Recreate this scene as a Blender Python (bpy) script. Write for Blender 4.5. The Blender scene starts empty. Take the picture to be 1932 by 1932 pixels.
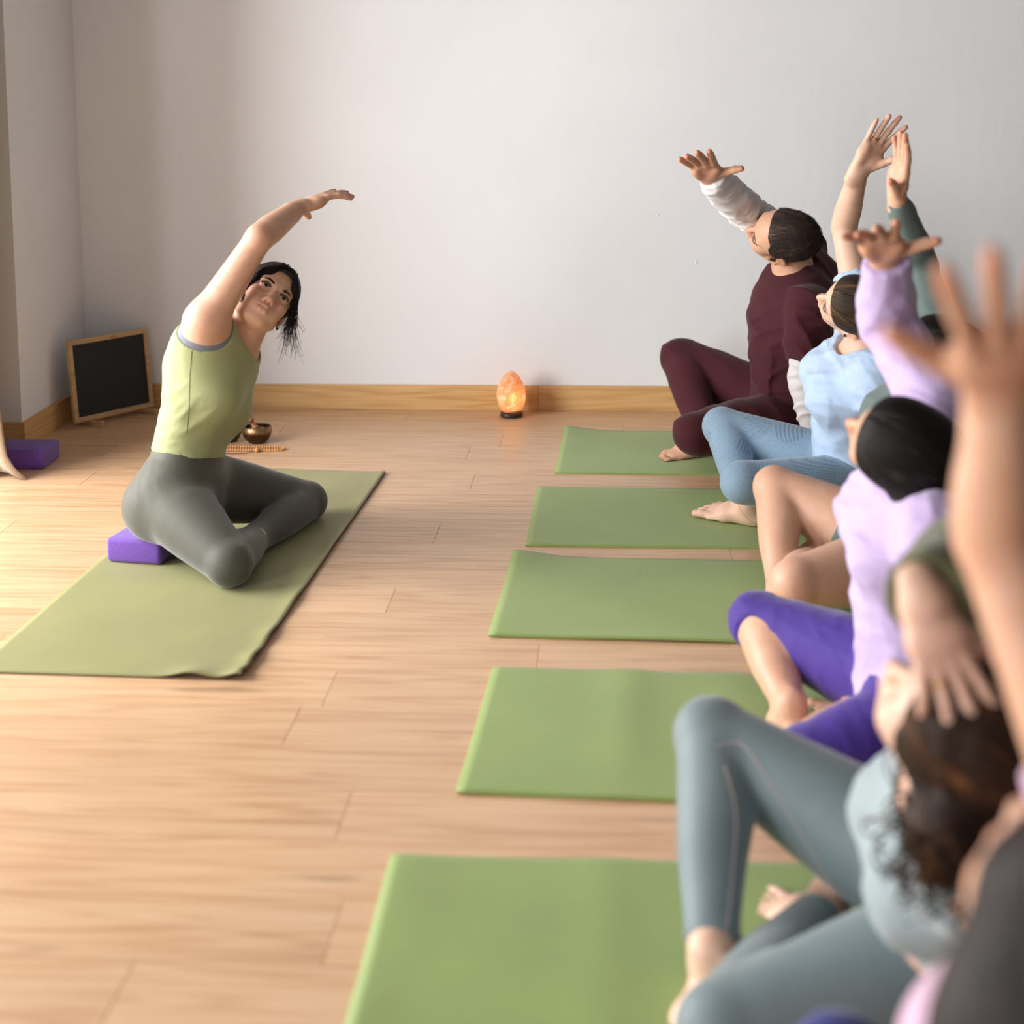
import bpy, bmesh, math, random
import numpy as np
from mathutils import Vector, Matrix
scene = bpy.context.scene
col = scene.collection
random.seed(7)
rng = np.random.default_rng(7)

# ------------------------------------------------------------------ camera
cd = bpy.data.cameras.new('camera')
cam = bpy.data.objects.new('camera', cd)
col.objects.link(cam)
cr_, cu_, cf_ = (0.99782952, 0.06533163, -0.00824759), (0.00047258, 0.11813998, 0.99299684), (-0.06584847, 0.99084546, -0.11785268)
cam.matrix_world = Matrix(((cr_[0], cu_[0], -cf_[0], 0.0), (cr_[1], cu_[1], -cf_[1], 0.0), (cr_[2], cu_[2], -cf_[2], 1.31583), (0, 0, 0, 1)))
cd.sensor_fit = 'HORIZONTAL'
cd.sensor_width = 24.0
cd.lens = 24.0 * 2975.389 / 1932.0
cd.shift_y = -0.25
cd.clip_start = 0.02
cd.dof.use_dof = True
cd.dof.focus_distance = 4.75
cd.dof.aperture_fstop = 1.5
scene.camera = cam

# ------------------------------------------------------------------ world and light
w = bpy.data.worlds.new('world'); scene.world = w; w.use_nodes = True
w.node_tree.nodes['Background'].inputs[0].default_value = (0.78, 0.88, 1.0, 1)
w.node_tree.nodes['Background'].inputs[1].default_value = 1.0
def area(name, loc, target, sx, sy, power, color, spread=180):
    l = bpy.data.lights.new(name, 'AREA'); l.shape = 'RECTANGLE'; l.size = sx; l.size_y = sy
    l.energy = power; l.color = color; l.spread = math.radians(spread)
    o = bpy.data.objects.new(name, l); col.objects.link(o); o.location = loc
    d = Vector(target) - Vector(loc)
    o.rotation_euler = d.to_track_quat('-Z', 'Y').to_euler()
    return o
# daylight entering through the two tall windows of the left wall, plus an added fill light behind the camera
area('daylight_far_window', (-3.02, 3.75, 1.30), (0, 3.75, 1.30), 2.0, 2.0, 200, (1.0, 0.995, 0.99))
area('daylight_near_window', (-3.02, 0.10, 1.30), (0, 0.10, 1.30), 1.9, 2.0, 130, (0.985, 0.99, 1.0))
area('rear_fill_light', (-0.6, -2.30, 1.45), (-0.6, 0, 1.45), 2.6, 1.9, 4, (0.90, 0.95, 1.0))
vs = scene.view_settings
vs.view_transform = 'Standard'; vs.look = 'None'; vs.gamma = 1.0; vs.use_curve_mapping = False
vs.exposure = 0.06

# ------------------------------------------------------------------ material helpers
def lin(c):
    c = [x / 255.0 for x in c]
    return tuple((x / 12.92 if x <= 0.04045 else ((x + 0.055) / 1.055) ** 2.4) for x in c) + (1.0,)
class NT:
    def __init__(s, name):
        s.m = bpy.data.materials.new(name); s.m.use_nodes = True
        s.t = s.m.node_tree; s.b = s.t.nodes['Principled BSDF']
    def n(s, kind, **kw):
        x = s.t.nodes.new(kind)
        for k, v in kw.items():
            if k.startswith('i_'):
                x.inputs[k[2:].replace('_', ' ')].default_value = v
            else:
                setattr(x, k, v)
        return x
    def l(s, a, b):
        s.t.links.new(a, b)
    def ramp(s, fac, stops):
        r = s.n('ShaderNodeValToRGB'); e = r.color_ramp.elements
        while len(e) < len(stops): e.new(0.5)
        for i, (p, c) in enumerate(stops):
            e[i].position = p; e[i].color = c
        s.l(fac, r.inputs[0]); return r.outputs[0]
    def noise(s, vec, scale, detail=4, rough=0.55, dist=0.0):
        x = s.n('ShaderNodeTexNoise'); x.inputs['Scale'].default_value = scale; x.inputs['Detail'].default_value = detail
        x.inputs['Roughness'].default_value = rough; x.inputs['Distortion'].default_value = dist
        if vec is not None: s.l(vec, x.inputs['Vector'])
        return x.outputs['Fac']
    def coord(s, which='Object', scale=None, rot=None):
        c = s.n('ShaderNodeTexCoord').outputs[which]
        if scale is not None or rot is not None:
            m = s.n('ShaderNodeMapping')
            if scale is not None: m.inputs['Scale'].default_value = scale
            if rot is not None: m.inputs['Rotation'].default_value = rot
            s.l(c, m.inputs['Vector']); return m.outputs[0]
        return c
    def bump(s, h, strength=0.3, dist=0.002, prev=None):
        b = s.n('ShaderNodeBump'); b.inputs['Strength'].default_value = strength; b.inputs['Distance'].default_value = dist
        s.l(h, b.inputs['Height'])
        if prev is not None: s.l(prev, b.inputs['Normal'])
        return b.outputs[0]
    def mix(s, fac, a, b, mode='MIX'):
        x = s.n('ShaderNodeMix', data_type='RGBA', blend_type=mode)
        for v, i in ((fac, 0), (a, 6), (b, 7)):
            if hasattr(v, 'links'): s.l(v, x.inputs[i])
            else: x.inputs[i].default_value = v
        return x.outputs[2]
    def math(s, op, a, b=None):
        x = s.n('ShaderNodeMath', operation=op)
        for i, v in enumerate((a, b)):
            if v is None: continue
            if hasattr(v, 'links'): s.l(v, x.inputs[i])
            else: x.inputs[i].default_value = v
        return x.outputs[0]
    def set(s, **kw):
        for k, v in kw.items():
            i = s.b.inputs[k.replace('_', ' ')]
            if hasattr(v, 'links'): s.l(v, i)
            else: i.default_value = v
        return s.m

def mat_plain(name, rgb, rough=0.6, metallic=0.0, var=0.06, scale=30, bump=0.0, bscale=200):
    t = NT(name); c = lin(rgb); v = t.coord()
    f = t.noise(v, scale)
    lo = tuple(x * (1 - var) for x in c[:3]) + (1,); hi = tuple(min(1, x * (1 + var)) for x in c[:3]) + (1,)
    t.set(Base_Color=t.ramp(f, [(0.3, lo), (0.7, hi)]), Roughness=rough, Metallic=metallic)
    if bump: t.set(Normal=t.bump(t.noise(v, bscale, 3), bump, 0.001))
    return t.m

# ------------------------------------------------------------------ object helpers
def tag(o, label=None, cat=None, group=None, kind=None):
    if label: o['label'] = label
    if cat: o['category'] = cat
    if group: o['group'] = group
    if kind: o['kind'] = kind
    return o
def empty(name, loc=(0, 0, 0), rz=0.0):
    o = bpy.data.objects.new(name, None); col.objects.link(o); o.location = loc; o.rotation_euler = (0, 0, rz)
    o.empty_display_size = 0.1
    return o
def link(name, me, mat=None, parent=None, smooth=False):
    o = bpy.data.objects.new(name, me); col.objects.link(o)
    if mat and not me.materials: me.materials.append(mat)
    if parent: o.parent = parent
    if smooth: me.shade_smooth()
    return o
def bm_obj(name, bm, mat=None, parent=None, smooth=False):
    me = bpy.data.meshes.new(name); bm.normal_update(); bm.to_mesh(me); bm.free()
    return link(name, me, mat, parent, smooth)
def box_bm(x0, x1, y0, y1, z0, z1, bevel=0.0, seg=2, bm=None):
    b = bmesh.new()
    bmesh.ops.create_cube(b, size=1)
    for v in b.verts:
        v.co = Vector((x0 + (v.co.x + .5) * (x1 - x0), y0 + (v.co.y + .5) * (y1 - y0), z0 + (v.co.z + .5) * (z1 - z0)))
    if bevel:
        bmesh.ops.bevel(b, geom=b.edges[:], offset=bevel, segments=seg, profile=0.5, affect='EDGES')
    if bm is not None:
        me = bpy.data.meshes.new('t'); b.to_mesh(me); b.free(); bm.from_mesh(me); bpy.data.meshes.remove(me); return bm
    return b
def lathe_mesh(name, prof, n=48):
    vs_, fs = [], []
    for r, z in prof:
        for i in range(n):
            a = 2 * math.pi * i / n; vs_.append((r * math.cos(a), r * math.sin(a), z))
    for j in range(len(prof) - 1):
        for i in range(n):
            k = (i + 1) % n
            fs.append((j * n + i, j * n + k, (j + 1) * n + k, (j + 1) * n + i))
    me = bpy.data.meshes.new(name); me.from_pydata(vs_, [], fs); me.update(); me.shade_smooth(); return me

# ------------------------------------------------------------------ surface materials
def mat_wall():
    t = NT('white_plaster'); v = t.coord()
    big = t.noise(v, 1.3, 3); fine = t.noise(v, 26, 6, 0.6); tro = t.noise(t.coord(scale=(9, 9, 1.4)), 3.0, 4, 0.6)
    c = t.ramp(big, [(0.3, lin((231, 232, 234))), (0.7, lin((237, 238, 240)))])
    b1 = t.bump(fine, 0.25, 0.003); b2 = t.bump(tro, 0.12, 0.005, b1)
    return t.set(Base_Color=c, Roughness=0.85, Normal=b2)
def mat_oak(name, a, b, c, scale=1.0, rough=0.45, objrand=0.0, long=(0.55, 9, 9), coat=0.0, uvw='Object', axis='x'):
    sc = lambda a_: a_ if axis == 'x' else ((a_[1], a_[0], a_[2]) if axis == 'y' else (a_[1], a_[2], a_[0]))
    t = NT(name)
    v = t.coord(uvw)
    oi = t.n('ShaderNodeObjectInfo')
    off = t.n('ShaderNodeVectorMath', operation='MULTIPLY_ADD')
    cmb = t.n('ShaderNodeCombineXYZ'); t.l(oi.outputs['Random'], cmb.inputs[0]); t.l(oi.outputs['Random'], cmb.inputs[1]); t.l(oi.outputs['Random'], cmb.inputs[2])
    t.l(cmb.outputs[0], off.inputs[0]); off.inputs[1].default_value = (37, 91, 53); t.l(v, off.inputs[2])
    m = t.n('ShaderNodeMapping'); m.inputs['Scale'].default_value = sc(long); t.l(off.outputs[0], m.inputs['Vector'])
    cat = t.n('ShaderNodeTexNoise'); cat.inputs['Scale'].default_value = 1.5 * scale; cat.inputs['Detail'].default_value = 2; t.l(m.outputs[0], cat.inputs['Vector'])
    # contour rings of a smooth field give cathedral grain
    ring = t.math('FRACT', t.math('MULTIPLY', cat.outputs['Fac'], 9.0))
    ring = t.math('ABSOLUTE', t.math('SUBTRACT', ring, 0.5))
    m2 = t.n('ShaderNodeMapping'); m2.inputs['Scale'].default_value = sc((2.2, 95, 95)); t.l(off.outputs[0], m2.inputs['Vector'])
    fib = t.noise(m2.outputs[0], 2.0 * scale, 5, 0.65)
    m3 = t.n('ShaderNodeMapping'); m3.inputs['Scale'].default_value = sc((1.2, 14, 14)); t.l(off.outputs[0], m3.inputs['Vector'])
    soft = t.noise(m3.outputs[0], 1.6 * scale, 3, 0.5)
    f = t.math('ADD', t.math('MULTIPLY', ring, 0.55), t.math('ADD', t.math('MULTIPLY', fib, 0.45), t.math('MULTIPLY', soft, 0.5)))
    cc = t.ramp(f, [(0.36, lin(c)), (0.62, lin(a)), (0.95, lin(b))])
    if objrand:
        val = t.math('ADD', t.math('MULTIPLY', oi.outputs['Random'], objrand), 1 - objrand * 0.6)
        hs = t.n('ShaderNodeHueSaturation'); t.l(val, hs.inputs['Value']); t.l(cc, hs.inputs['Color']); cc = hs.outputs[0]
    kn = t.n('ShaderNodeMapping'); kn.inputs['Scale'].default_value = sc((3.0, 16, 16)); t.l(off.outputs[0], kn.inputs['Vector'])
    knot = t.noise(kn.outputs[0], 1.0, 2, 0.4)
    kf = t.ramp(knot, [(0.70, (0, 0, 0, 1)), (0.80, (0.55, 0.55, 0.55, 1))])
    cc = t.mix(kf, cc, lin(tuple(int(x * 0.72) for x in c)))
    t.set(Base_Color=cc, Roughness=t.math('ADD', t.math('MULTIPLY', fib, 0.12), rough - 0.06), Normal=t.bump(fib, 0.12, 0.0006))
    if coat: t.set(Coat_Weight=coat, Coat_Roughness=0.22)
    return t.m
M = {}
M['wall'] = mat_wall()
M['floor'] = mat_oak('oak_laminate', (208, 168, 130), (218, 182, 146), (186, 142, 104), rough=0.42, objrand=0.10, coat=0.25)
M['base'] = mat_oak('oak_baseboard', (210, 168, 110), (222, 184, 128), (188, 144, 88), rough=0.5, objrand=0.08)
M['base_y'] = mat_oak('oak_baseboard_side', (210, 168, 110), (222, 184, 128), (188, 144, 88), rough=0.5, objrand=0.08, axis='y')
M['ceil'] = mat_plain('bounce_cut_ceiling_grey', (122, 120, 118), 0.9, var=0.01)  # unseen ceiling, darkened to cut bounced fill light
M['wall_grey'] = mat_plain('bounce_cut_wall_grey', (98, 96, 94), 0.9, var=0.02)  # unseen right and rear walls, greyed to weaken the bounce
M['white_trim'] = mat_plain('white_lacquer', (236, 235, 232), 0.4, var=0.02)
# ------------------------------------------------------------------ room shell
BACK_Y, LEFT_X, RECESS_X, STEP_Y, RIGHT_X, REAR_Y, CEIL = 6.005, -2.085, -3.05, 5.313, 2.55, -2.4, 2.7
def slab(name, x0, x1, y0, y1, z0, z1, mat, parent=None, kind='structure', bevel=0.0):
    o = bm_obj(name, box_bm(x0, x1, y0, y1, z0, z1, bevel), mat, parent)
    if kind: o['kind'] = kind
    return o
def slabs(name, boxes, mat):
    bm = bmesh.new()
    for b in boxes: box_bm(*b, bm=bm)
    o = bm_obj(name, bm, mat); o['kind'] = 'structure'; return o
floor = slab('floor', RECESS_X - .2, RIGHT_X + .2, REAR_Y - .2, BACK_Y + .2, -0.12, -0.009, M['floor'])
slab('wall_back', LEFT_X, RIGHT_X + .2, BACK_Y, BACK_Y + .2, 0, CEIL, M['wall'])
slab('wall_left', RECESS_X - .2, LEFT_X, STEP_Y, BACK_Y + .2, 0, CEIL, M['wall'])
slab('wall_right', RIGHT_X, RIGHT_X + .2, REAR_Y, BACK_Y, 0, CEIL, M['wall_grey'])
x0, x1 = RECESS_X - .2, RECESS_X
slabs('wall_window', [(x0, x1, REAR_Y, -.9, 0, CEIL), (x0, x1, 1.1, 2.72, 0, CEIL), (x0, x1, 4.78, STEP_Y, 0, CEIL),
                      (x0, x1, -.9, 1.1, 0, .28), (x0, x1, -.9, 1.1, 2.32, CEIL), (x0, x1, 2.72, 4.78, 0, .28), (x0, x1, 2.72, 4.78, 2.32, CEIL)], M['wall'])
slabs('wall_rear', [(RECESS_X - .2, -2.0, REAR_Y - .2, REAR_Y, 0, CEIL), (.8, RIGHT_X + .2, REAR_Y - .2, REAR_Y, 0, CEIL),
                    (-2.0, .8, REAR_Y - .2, REAR_Y, 0, .45), (-2.0, .8, REAR_Y - .2, REAR_Y, 2.42, CEIL)], M['wall_grey'])
slab('ceiling', RECESS_X - .2, RIGHT_X + .2, REAR_Y - .2, BACK_Y + .2, CEIL, CEIL + .15, M['ceil'])
def glass():
    t = NT('window_glass'); return t.set(Base_Color=(1, 1, 1, 1), Roughness=0.02, Transmission_Weight=1.0, IOR=1.01)
M['glass'] = glass()
def window(name, axis, a0, a1, z0, z1, pos):
    e = empty(name, (0, 0, 0)); e['kind'] = 'structure'
    def bx(u0, u1, w0, w1, n, mat, th=.05):
        if axis == 'y': return slab(n, pos - th, pos, u0, u1, w0, w1, mat, e, None)
        return slab(n, u0, u1, pos - th, pos, w0, w1, mat, e, None)
    t = .05; mid = (a0 + a1) / 2
    bx(a0, a0 + t, z0, z1, 'window_jamb', M['white_trim']); bx(a1 - t, a1, z0, z1, 'window_jamb', M['white_trim'])
    bx(a0 + t, a1 - t, z0, z0 + t, 'window_rail', M['white_trim']); bx(a0 + t, a1 - t, z1 - t, z1, 'window_rail', M['white_trim'])
    bx(mid - .03, mid + .03, z0 + t, z1 - t, 'window_mullion', M['white_trim'])
    bx(a0 + t, mid - .03, z0 + t, z1 - t, 'window_pane', M['glass'], .006); bx(mid + .03, a1 - t, z0 + t, z1 - t, 'window_pane', M['glass'], .006)
window('window_1', 'y', 2.72, 4.78, .28, 2.32, RECESS_X - .06)
window('window_2', 'y', -.9, 1.1, .28, 2.32, RECESS_X - .06)
window('added_rear_window', 'x', -2.0, .8, .45, 2.42, REAR_Y - .06)  # unseen window added to go with the rear fill light

# oak laminate boards, one object each, laid along the back wall
PW, PL = 0.19, 1.26
def plank_mesh(L):
    me = bpy.data.meshes.new('plank'); b = box_bm(0, L - .0007, 0, PW - .0007, -.009, 0)
    top = [e for e in b.edges if all(v.co.z > -.001 for v in e.verts)]
    bmesh.ops.bevel(b, geom=top, offset=.0006, segments=1, affect='EDGES'); b.to_mesh(me); b.free(); me.materials.append(M['floor']); return me
full_plank = plank_mesh(PL); plank_cache = {}
joint = {0: -.655, 2: -.484, 4: -.435}
row = 0
y = 3.12 - PW * 15
rows = []
k = -15
while True:
    yy = 3.12 - PW * (1 - 0) - PW * 0 + k * PW
    if yy > BACK_Y: break
    rows.append((k, yy)); k += 1
for k, yy in rows:
    if yy + PW < REAR_Y: continue
    off = {0: -.655, -2: -.484, -4: -.435, 12: -1.77}.get(k, None)
    if off is None: off = (k * 0.437 + 0.21) % PL
    off = off % PL
    x = RECESS_X - PL + ((off - (RECESS_X - PL)) % PL) - PL
    while x < RIGHT_X:
        a, b_ = max(x, RECESS_X), min(x + PL, RIGHT_X)
        if b_ - a > .03 and yy + PW > REAR_Y:
            L = round(b_ - a, 3)
            if abs(L - PL) < .002: me = full_plank
            else:
                if L not in plank_cache: plank_cache[L] = plank_mesh(L)
                me = plank_cache[L]
            o = bpy.data.objects.new('plank', me); col.objects.link(o); o.parent = floor; o.location = (a, yy, 0)
        x += PL

# baseboards, each board a piece
def baseboard(name, pieces, mats=('base',)):
    e = empty(name); e['kind'] = 'structure'
    for i, b in enumerate(pieces):
        bm_obj('board', box_bm(*b, bevel=.0012, seg=1), M[mats[min(i, len(mats) - 1)]], e)
H_B = .0975
baseboard('baseboard_back', [(LEFT_X + .016, -.302, BACK_Y - .014, BACK_Y, 0, H_B), (-.3015, 2.0, BACK_Y - .014, BACK_Y, 0, H_B), (2.0005, RIGHT_X, BACK_Y - .014, BACK_Y, 0, H_B)])
baseboard('baseboard_left', [(LEFT_X, LEFT_X + .015, STEP_Y - .015, BACK_Y, 0, H_B), (RECESS_X, LEFT_X - .0005, STEP_Y - .015, STEP_Y, 0, H_B)], ('base_y', 'base'))
baseboard('baseboard_right', [(RIGHT_X - .015, RIGHT_X, REAR_Y, BACK_Y - .016, 0, H_B)], ('base_y',))
# small chips of plaster on the back wall
for i, (x, z, r) in enumerate(((.305, .577, .006), (.36, .575, .004), (.16, .76, .0045))):
    b = bmesh.new(); bmesh.ops.create_uvsphere(b, u_segments=10, v_segments=6, radius=r)
    for v in b.verts: v.co = Vector((v.co.x + x, v.co.y * .25 + BACK_Y, v.co.z * 1.2 + z))
    o = bm_obj('plaster_chip', b, M['wall'], bpy.data.objects['wall_back'], True)

# ------------------------------------------------------------------ yoga mats
def mat_mat(name, rgb, rib=True):
    t = NT(name); v = t.coord()
    c = lin(rgb); big = t.noise(v, 4.0, 3); fine = t.noise(v, 350, 2)
    col_ = t.ramp(big, [(0.3, tuple(x * .93 for x in c[:3]) + (1,)), (0.7, tuple(x * 1.07 for x in c[:3]) + (1,))])
    col_ = t.mix(t.ramp(fine, [(0.4, (0, 0, 0, 1)), (.6, (.12, .12, .12, 1))]), col_, tuple(x * .7 for x in c[:3]) + (1,))
    wv = t.n('ShaderNodeTexWave', wave_type='BANDS', bands_direction='X'); wv.inputs['Scale'].default_value = 78.0; t.l(v, wv.inputs['Vector'])
    wv2 = t.n('ShaderNodeTexWave', wave_type='BANDS', bands_direction='Y'); wv2.inputs['Scale'].default_value = 90.0; t.l(v, wv2.inputs['Vector'])
    if rib:
        col_ = t.mix(t.math('MULTIPLY', wv.outputs['Fac'], .11), col_, tuple(x * .62 for x in c[:3]) + (1,))
        h = t.math('ADD', wv.outputs['Fac'], t.math('MULTIPLY', wv2.outputs['Fac'], .4))
        t.set(Normal=t.bump(h, 0.28, 0.001))
    else:
        t.set(Normal=t.bump(fine, 0.35, 0.0008))
    return t.set(Base_Color=col_, Roughness=0.52, Sheen_Weight=0.1)
M['mat_green'] = mat_mat('green_rubber', (140, 161, 90))
M['mat_olive'] = mat_mat('olive_felt', (140, 138, 86), False)
M['mat_dark'] = mat_plain('dark_brown_rubber', (62, 44, 38), 0.8)
def mat_sheet(L, W, th, z0, hf, nx=90, ny=36, lip=0.0):
    b = bmesh.new(); top = {}; bot = {}
    for i in range(nx + 1):
        for j in range(ny + 1):
            x, y_ = L * i / nx, W * j / ny
            h = hf(x, y_)
            top[i, j] = b.verts.new((x, y_, z0 + h + th)); bot[i, j] = b.verts.new((x, y_, z0 + h))
    for i in range(nx):
        for j in range(ny):
            b.faces.new((top[i, j], top[i + 1, j], top[i + 1, j + 1], top[i, j + 1]))
            b.faces.new((bot[i, j], bot[i, j + 1], bot[i + 1, j + 1], bot[i + 1, j]))
    for i in range(nx):
        b.faces.new((top[i, 0], bot[i, 0], bot[i + 1, 0], top[i + 1, 0])); b.faces.new((top[i, ny], top[i + 1, ny], bot[i + 1, ny], bot[i, ny]))
    for j in range(ny):
        b.faces.new((top[0, j], top[0, j + 1], bot[0, j + 1], bot[0, j])); b.faces.new((top[nx, j], bot[nx, j], bot[nx, j + 1], top[nx, j + 1]))
    return b
def g(x, c, s): return math.exp(-((x - c) / s) ** 2)
MAT_TH = .0045
# near-left corner (x, y), direction, per-mat lifts: (u along length, v across, amp, su, sv)
student_mats = [
    ((-.200, 5.033), math.radians(-1.2), [(0, .61, .016, .09, .10), (.02, .33, .006, .07, .12), (.35, .3, .002, .2, .05)], 'farthest from the camera, under the person in maroon'),
    ((-.251, 4.241), math.radians(-.2), [(.86, 0.0, .007, .07, .06), (.0, .6, .003, .1, .1)], 'second from the back wall, under the light blue top'),
    ((-.297, 3.533), math.radians(-1.6), [(0, .61, .017, .10, .10), (0, .12, .006, .09, .12), (.4, 0, .004, .25, .04)], 'third from the back wall, under the bare legs in shorts'),
    ((-.292, 2.732), math.radians(-1.9), [(.30, .45, .005, .05, .4), (.52, .4, .004, .06, .35), (0, 0, .002, .1, .1)], 'fourth from the back wall, under the purple capris'),
    ((-.372, 1.885), math.radians(.6), [(.02, .5, .004, .07, .2), (.36, .4, .003, .05, .6), (.0, .15, .006, .06, .1)], 'nearest to the camera, under the sage leggings'),
]
for i, ((x, y_), rz, lifts, where) in enumerate(student_mats):
    def hf(u, v, lifts=lifts): return sum(a * g(u, cu, su) * g(v, cv, sv) for cu, cv, a, su, sv in lifts) + .0004
    o = bm_obj('yoga_mat', mat_sheet(1.76, .61, MAT_TH, 0, hf), M['mat_green'], None, False)
    for p_ in o.data.polygons: p_.use_smooth = abs(p_.normal.z) > .5
    o.location = (x, y_, 0); o.rotation_euler = (0, 0, rz)
    tag(o, 'ribbed green yoga mat ' + where, 'yoga mat', 'green mats in the row of students')
# the teacher's two-tone mat, laid away from the camera
tm = empty('yoga_mat', (-.812, 3.247, 0), math.radians(90 + 1.8 - 3.6))
tm.rotation_euler = (0, 0, math.radians(90) - math.atan2(.0565, 1.774))
tag(tm, 'pale olive yoga mat with dark underside, under the person in the green tank top', 'yoga mat')
def hf_t(u, v):
    return .0004 + .013 * g(u, 0, .05) * g(v, .115, .045) + .006 * g(u, 0, .04) * g(v, .02, .03) + .012 * g(u, .02, .03) * g(v, 0, .03) + .011 * g(u, .115, .05) * g(v, 0, .03) + .008 * g(u, .27, .05) * g(v, 0, .03) + .006 * g(u, .52, .07) * g(v, 0, .03) + .004 * g(u, 1.0, .2) * g(v, 0, .03) + .003 * g(v, 0, .02) + .004 * g(u, 1.77, .04) * g(v, .4, .2)
a = bm_obj('bottom_layer', mat_sheet(1.775, .61, .0025, 0, hf_t, 130, 44), M['mat_dark'], tm)
b = bm_obj('top_layer', mat_sheet(1.775, .61, .0025, .0025, hf_t, 130, 44), M['mat_olive'], tm)
for o in (a, b):
    for p_ in o.data.polygons: p_.use_smooth = abs(p_.normal.z) > .5

# ------------------------------------------------------------------ foam blocks
def mat_foam(name, rgb):
    t = NT(name); v = t.coord(); c = lin(rgb)
    f = t.noise(v, 220, 2); vo = t.n('ShaderNodeTexVoronoi'); vo.inputs['Scale'].default_value = 260; t.l(v, vo.inputs['Vector'])
    return t.set(Base_Color=t.ramp(f, [(.35, tuple(x * .85 for x in c[:3]) + (1,)), (.65, tuple(x * 1.12 for x in c[:3]) + (1,))]), Roughness=.8, Normal=t.bump(vo.outputs['Distance'], .3, .0008), Sheen_Weight=.2)
M['foam'] = mat_foam('purple_foam', (104, 66, 158))
def foam_block(loc, rz, sx, sy, sz, label):
    o = bm_obj('yoga_block', box_bm(-sx / 2, sx / 2, -sy / 2, sy / 2, 0, sz, .011, 4), M['foam'], None, True)
    o.location = loc; o.rotation_euler = (0, 0, rz); tag(o, label, 'yoga block', 'purple foam blocks'); return o
foam_block((-1.272, 4.142, .0062), math.radians(-10), .158, .235, .0655, 'purple foam yoga block on the olive mat, under the seated person in green')
foam_block((-2.02, 5.112, 0), math.radians(1), .225, .17, .066, 'purple foam yoga block on the bare floor beside the curtain')

# ------------------------------------------------------------------ small blackboard in the corner
M['pine'] = mat_oak('pine_frame', (196, 162, 116), (208, 176, 132), (176, 140, 96), rough=.55)
M['slate'] = mat_plain('blackboard_paint', (19, 20, 23), .62, var=.25, scale=6)
def at_plane(o, u, v, n, pu, pv, pn): return o + u * pu + v * pv + n * pn
BL, BR, TL = Vector((-2.005, 5.615, .022)), Vector((-1.803, 5.935, .020)), Vector((-2.027, 5.632, .325))
bw = (BR - BL).length
ux = (BR - BL).normalized(); uz = ((TL - BL) - ux * (TL - BL).dot(ux)).normalized(); un = ux.cross(uz).normalized()
bh = .308
board = empty('blackboard', BL)
board.rotation_euler = Matrix((ux, -un, uz)).transposed().to_euler()   # local x along the bottom edge, z up the face, -y to the room
tag(board, 'small blackboard in a pale wooden frame leaning in the corner', 'blackboard')
fw, ft = .019, .016
def bbox(n, *a, m=None, bev=.002): return bm_obj(n, box_bm(*a, bevel=bev, seg=2), m or M['pine'], board)
bbox('frame_rail', 0, bw, -ft / 2, ft / 2, 0, fw); bbox('frame_rail', 0, bw, -ft / 2, ft / 2, bh - fw, bh)
bbox('frame_stile', 0, fw, -ft / 2 - .0003, ft / 2 + .0003, fw + .0002, bh - fw - .0002); bbox('frame_stile', bw - fw, bw, -ft / 2 - .0003, ft / 2 + .0003, fw + .0002, bh - fw - .0002)
bbox('slate_panel', fw - .002, bw - fw + .002, -.003, .003, fw - .002, bh - fw + .002, m=M['slate'], bev=0)
bm_ = bbox('maker_plate', bw * .52, bw * .60, -ft / 2 - .0012, -ft / 2, bh - fw + .005, bh - .006, bev=0, m=mat_plain('engraved_wood', (168, 134, 92), .6))
for u in (.075, bw - .045):
    o = bbox('foot', u - .007, u + .007, -.075, .06, -.016, .0, bev=.004)

# ------------------------------------------------------------------ curtain at the left window
def mat_linen():
    t = NT('beige_linen'); v = t.coord(); f = t.noise(t.coord(scale=(1, 1, .1)), 300, 3); f2 = t.noise(t.coord(scale=(1, 1, 14)), 60, 3)
    f3 = t.math('MULTIPLY', t.math('ADD', f, f2), .5)
    return t.set(Base_Color=t.ramp(f3, [(.35, lin((140, 120, 96))), (.65, lin((168, 148, 122)))]), Roughness=.9, Normal=t.bump(f3, .5, .001), Sheen_Weight=.3)
M['linen'] = mat_linen()
def curtain():
    b = bmesh.new(); nx, nz = 200, 60; V = {}
    for j in range(nz + 1):
        z = 2.45 * j / nz
        flare = max(0, 1 - z / .10) ** 2
        for i in range(nx + 1):
            u = i / nx
            x = -2.99 + u * .98 + flare * (.05 * u ** 6) + .05 * u ** 4 * max(0, 1 - z / .5)
            wob = .030 * math.sin(u * 62 + .6 * math.sin(z * 2)) * (.6 + .4 * min(1, z)) + .012 * math.sin(u * 17 + z * 3)
            y_ = 4.90 + wob - flare * .05 * math.sin(u * 9 + 2) - .03 * flare
            V[i, j] = b.verts.new((x, y_, .003 + z + flare * .012 * (1 + math.sin(u * 30))))
    for j in range(nz):
        for i in range(nx): b.faces.new((V[i, j], V[i + 1, j], V[i + 1, j + 1], V[i, j + 1]))
    o = bm_obj('curtain', b, M['linen'], None, True)
    s = o.modifiers.new('thick', 'SOLIDIFY'); s.thickness = .0018
    return tag(o, 'beige linen curtain trailing on the floor at the left edge', 'curtain')
curtain()

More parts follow.
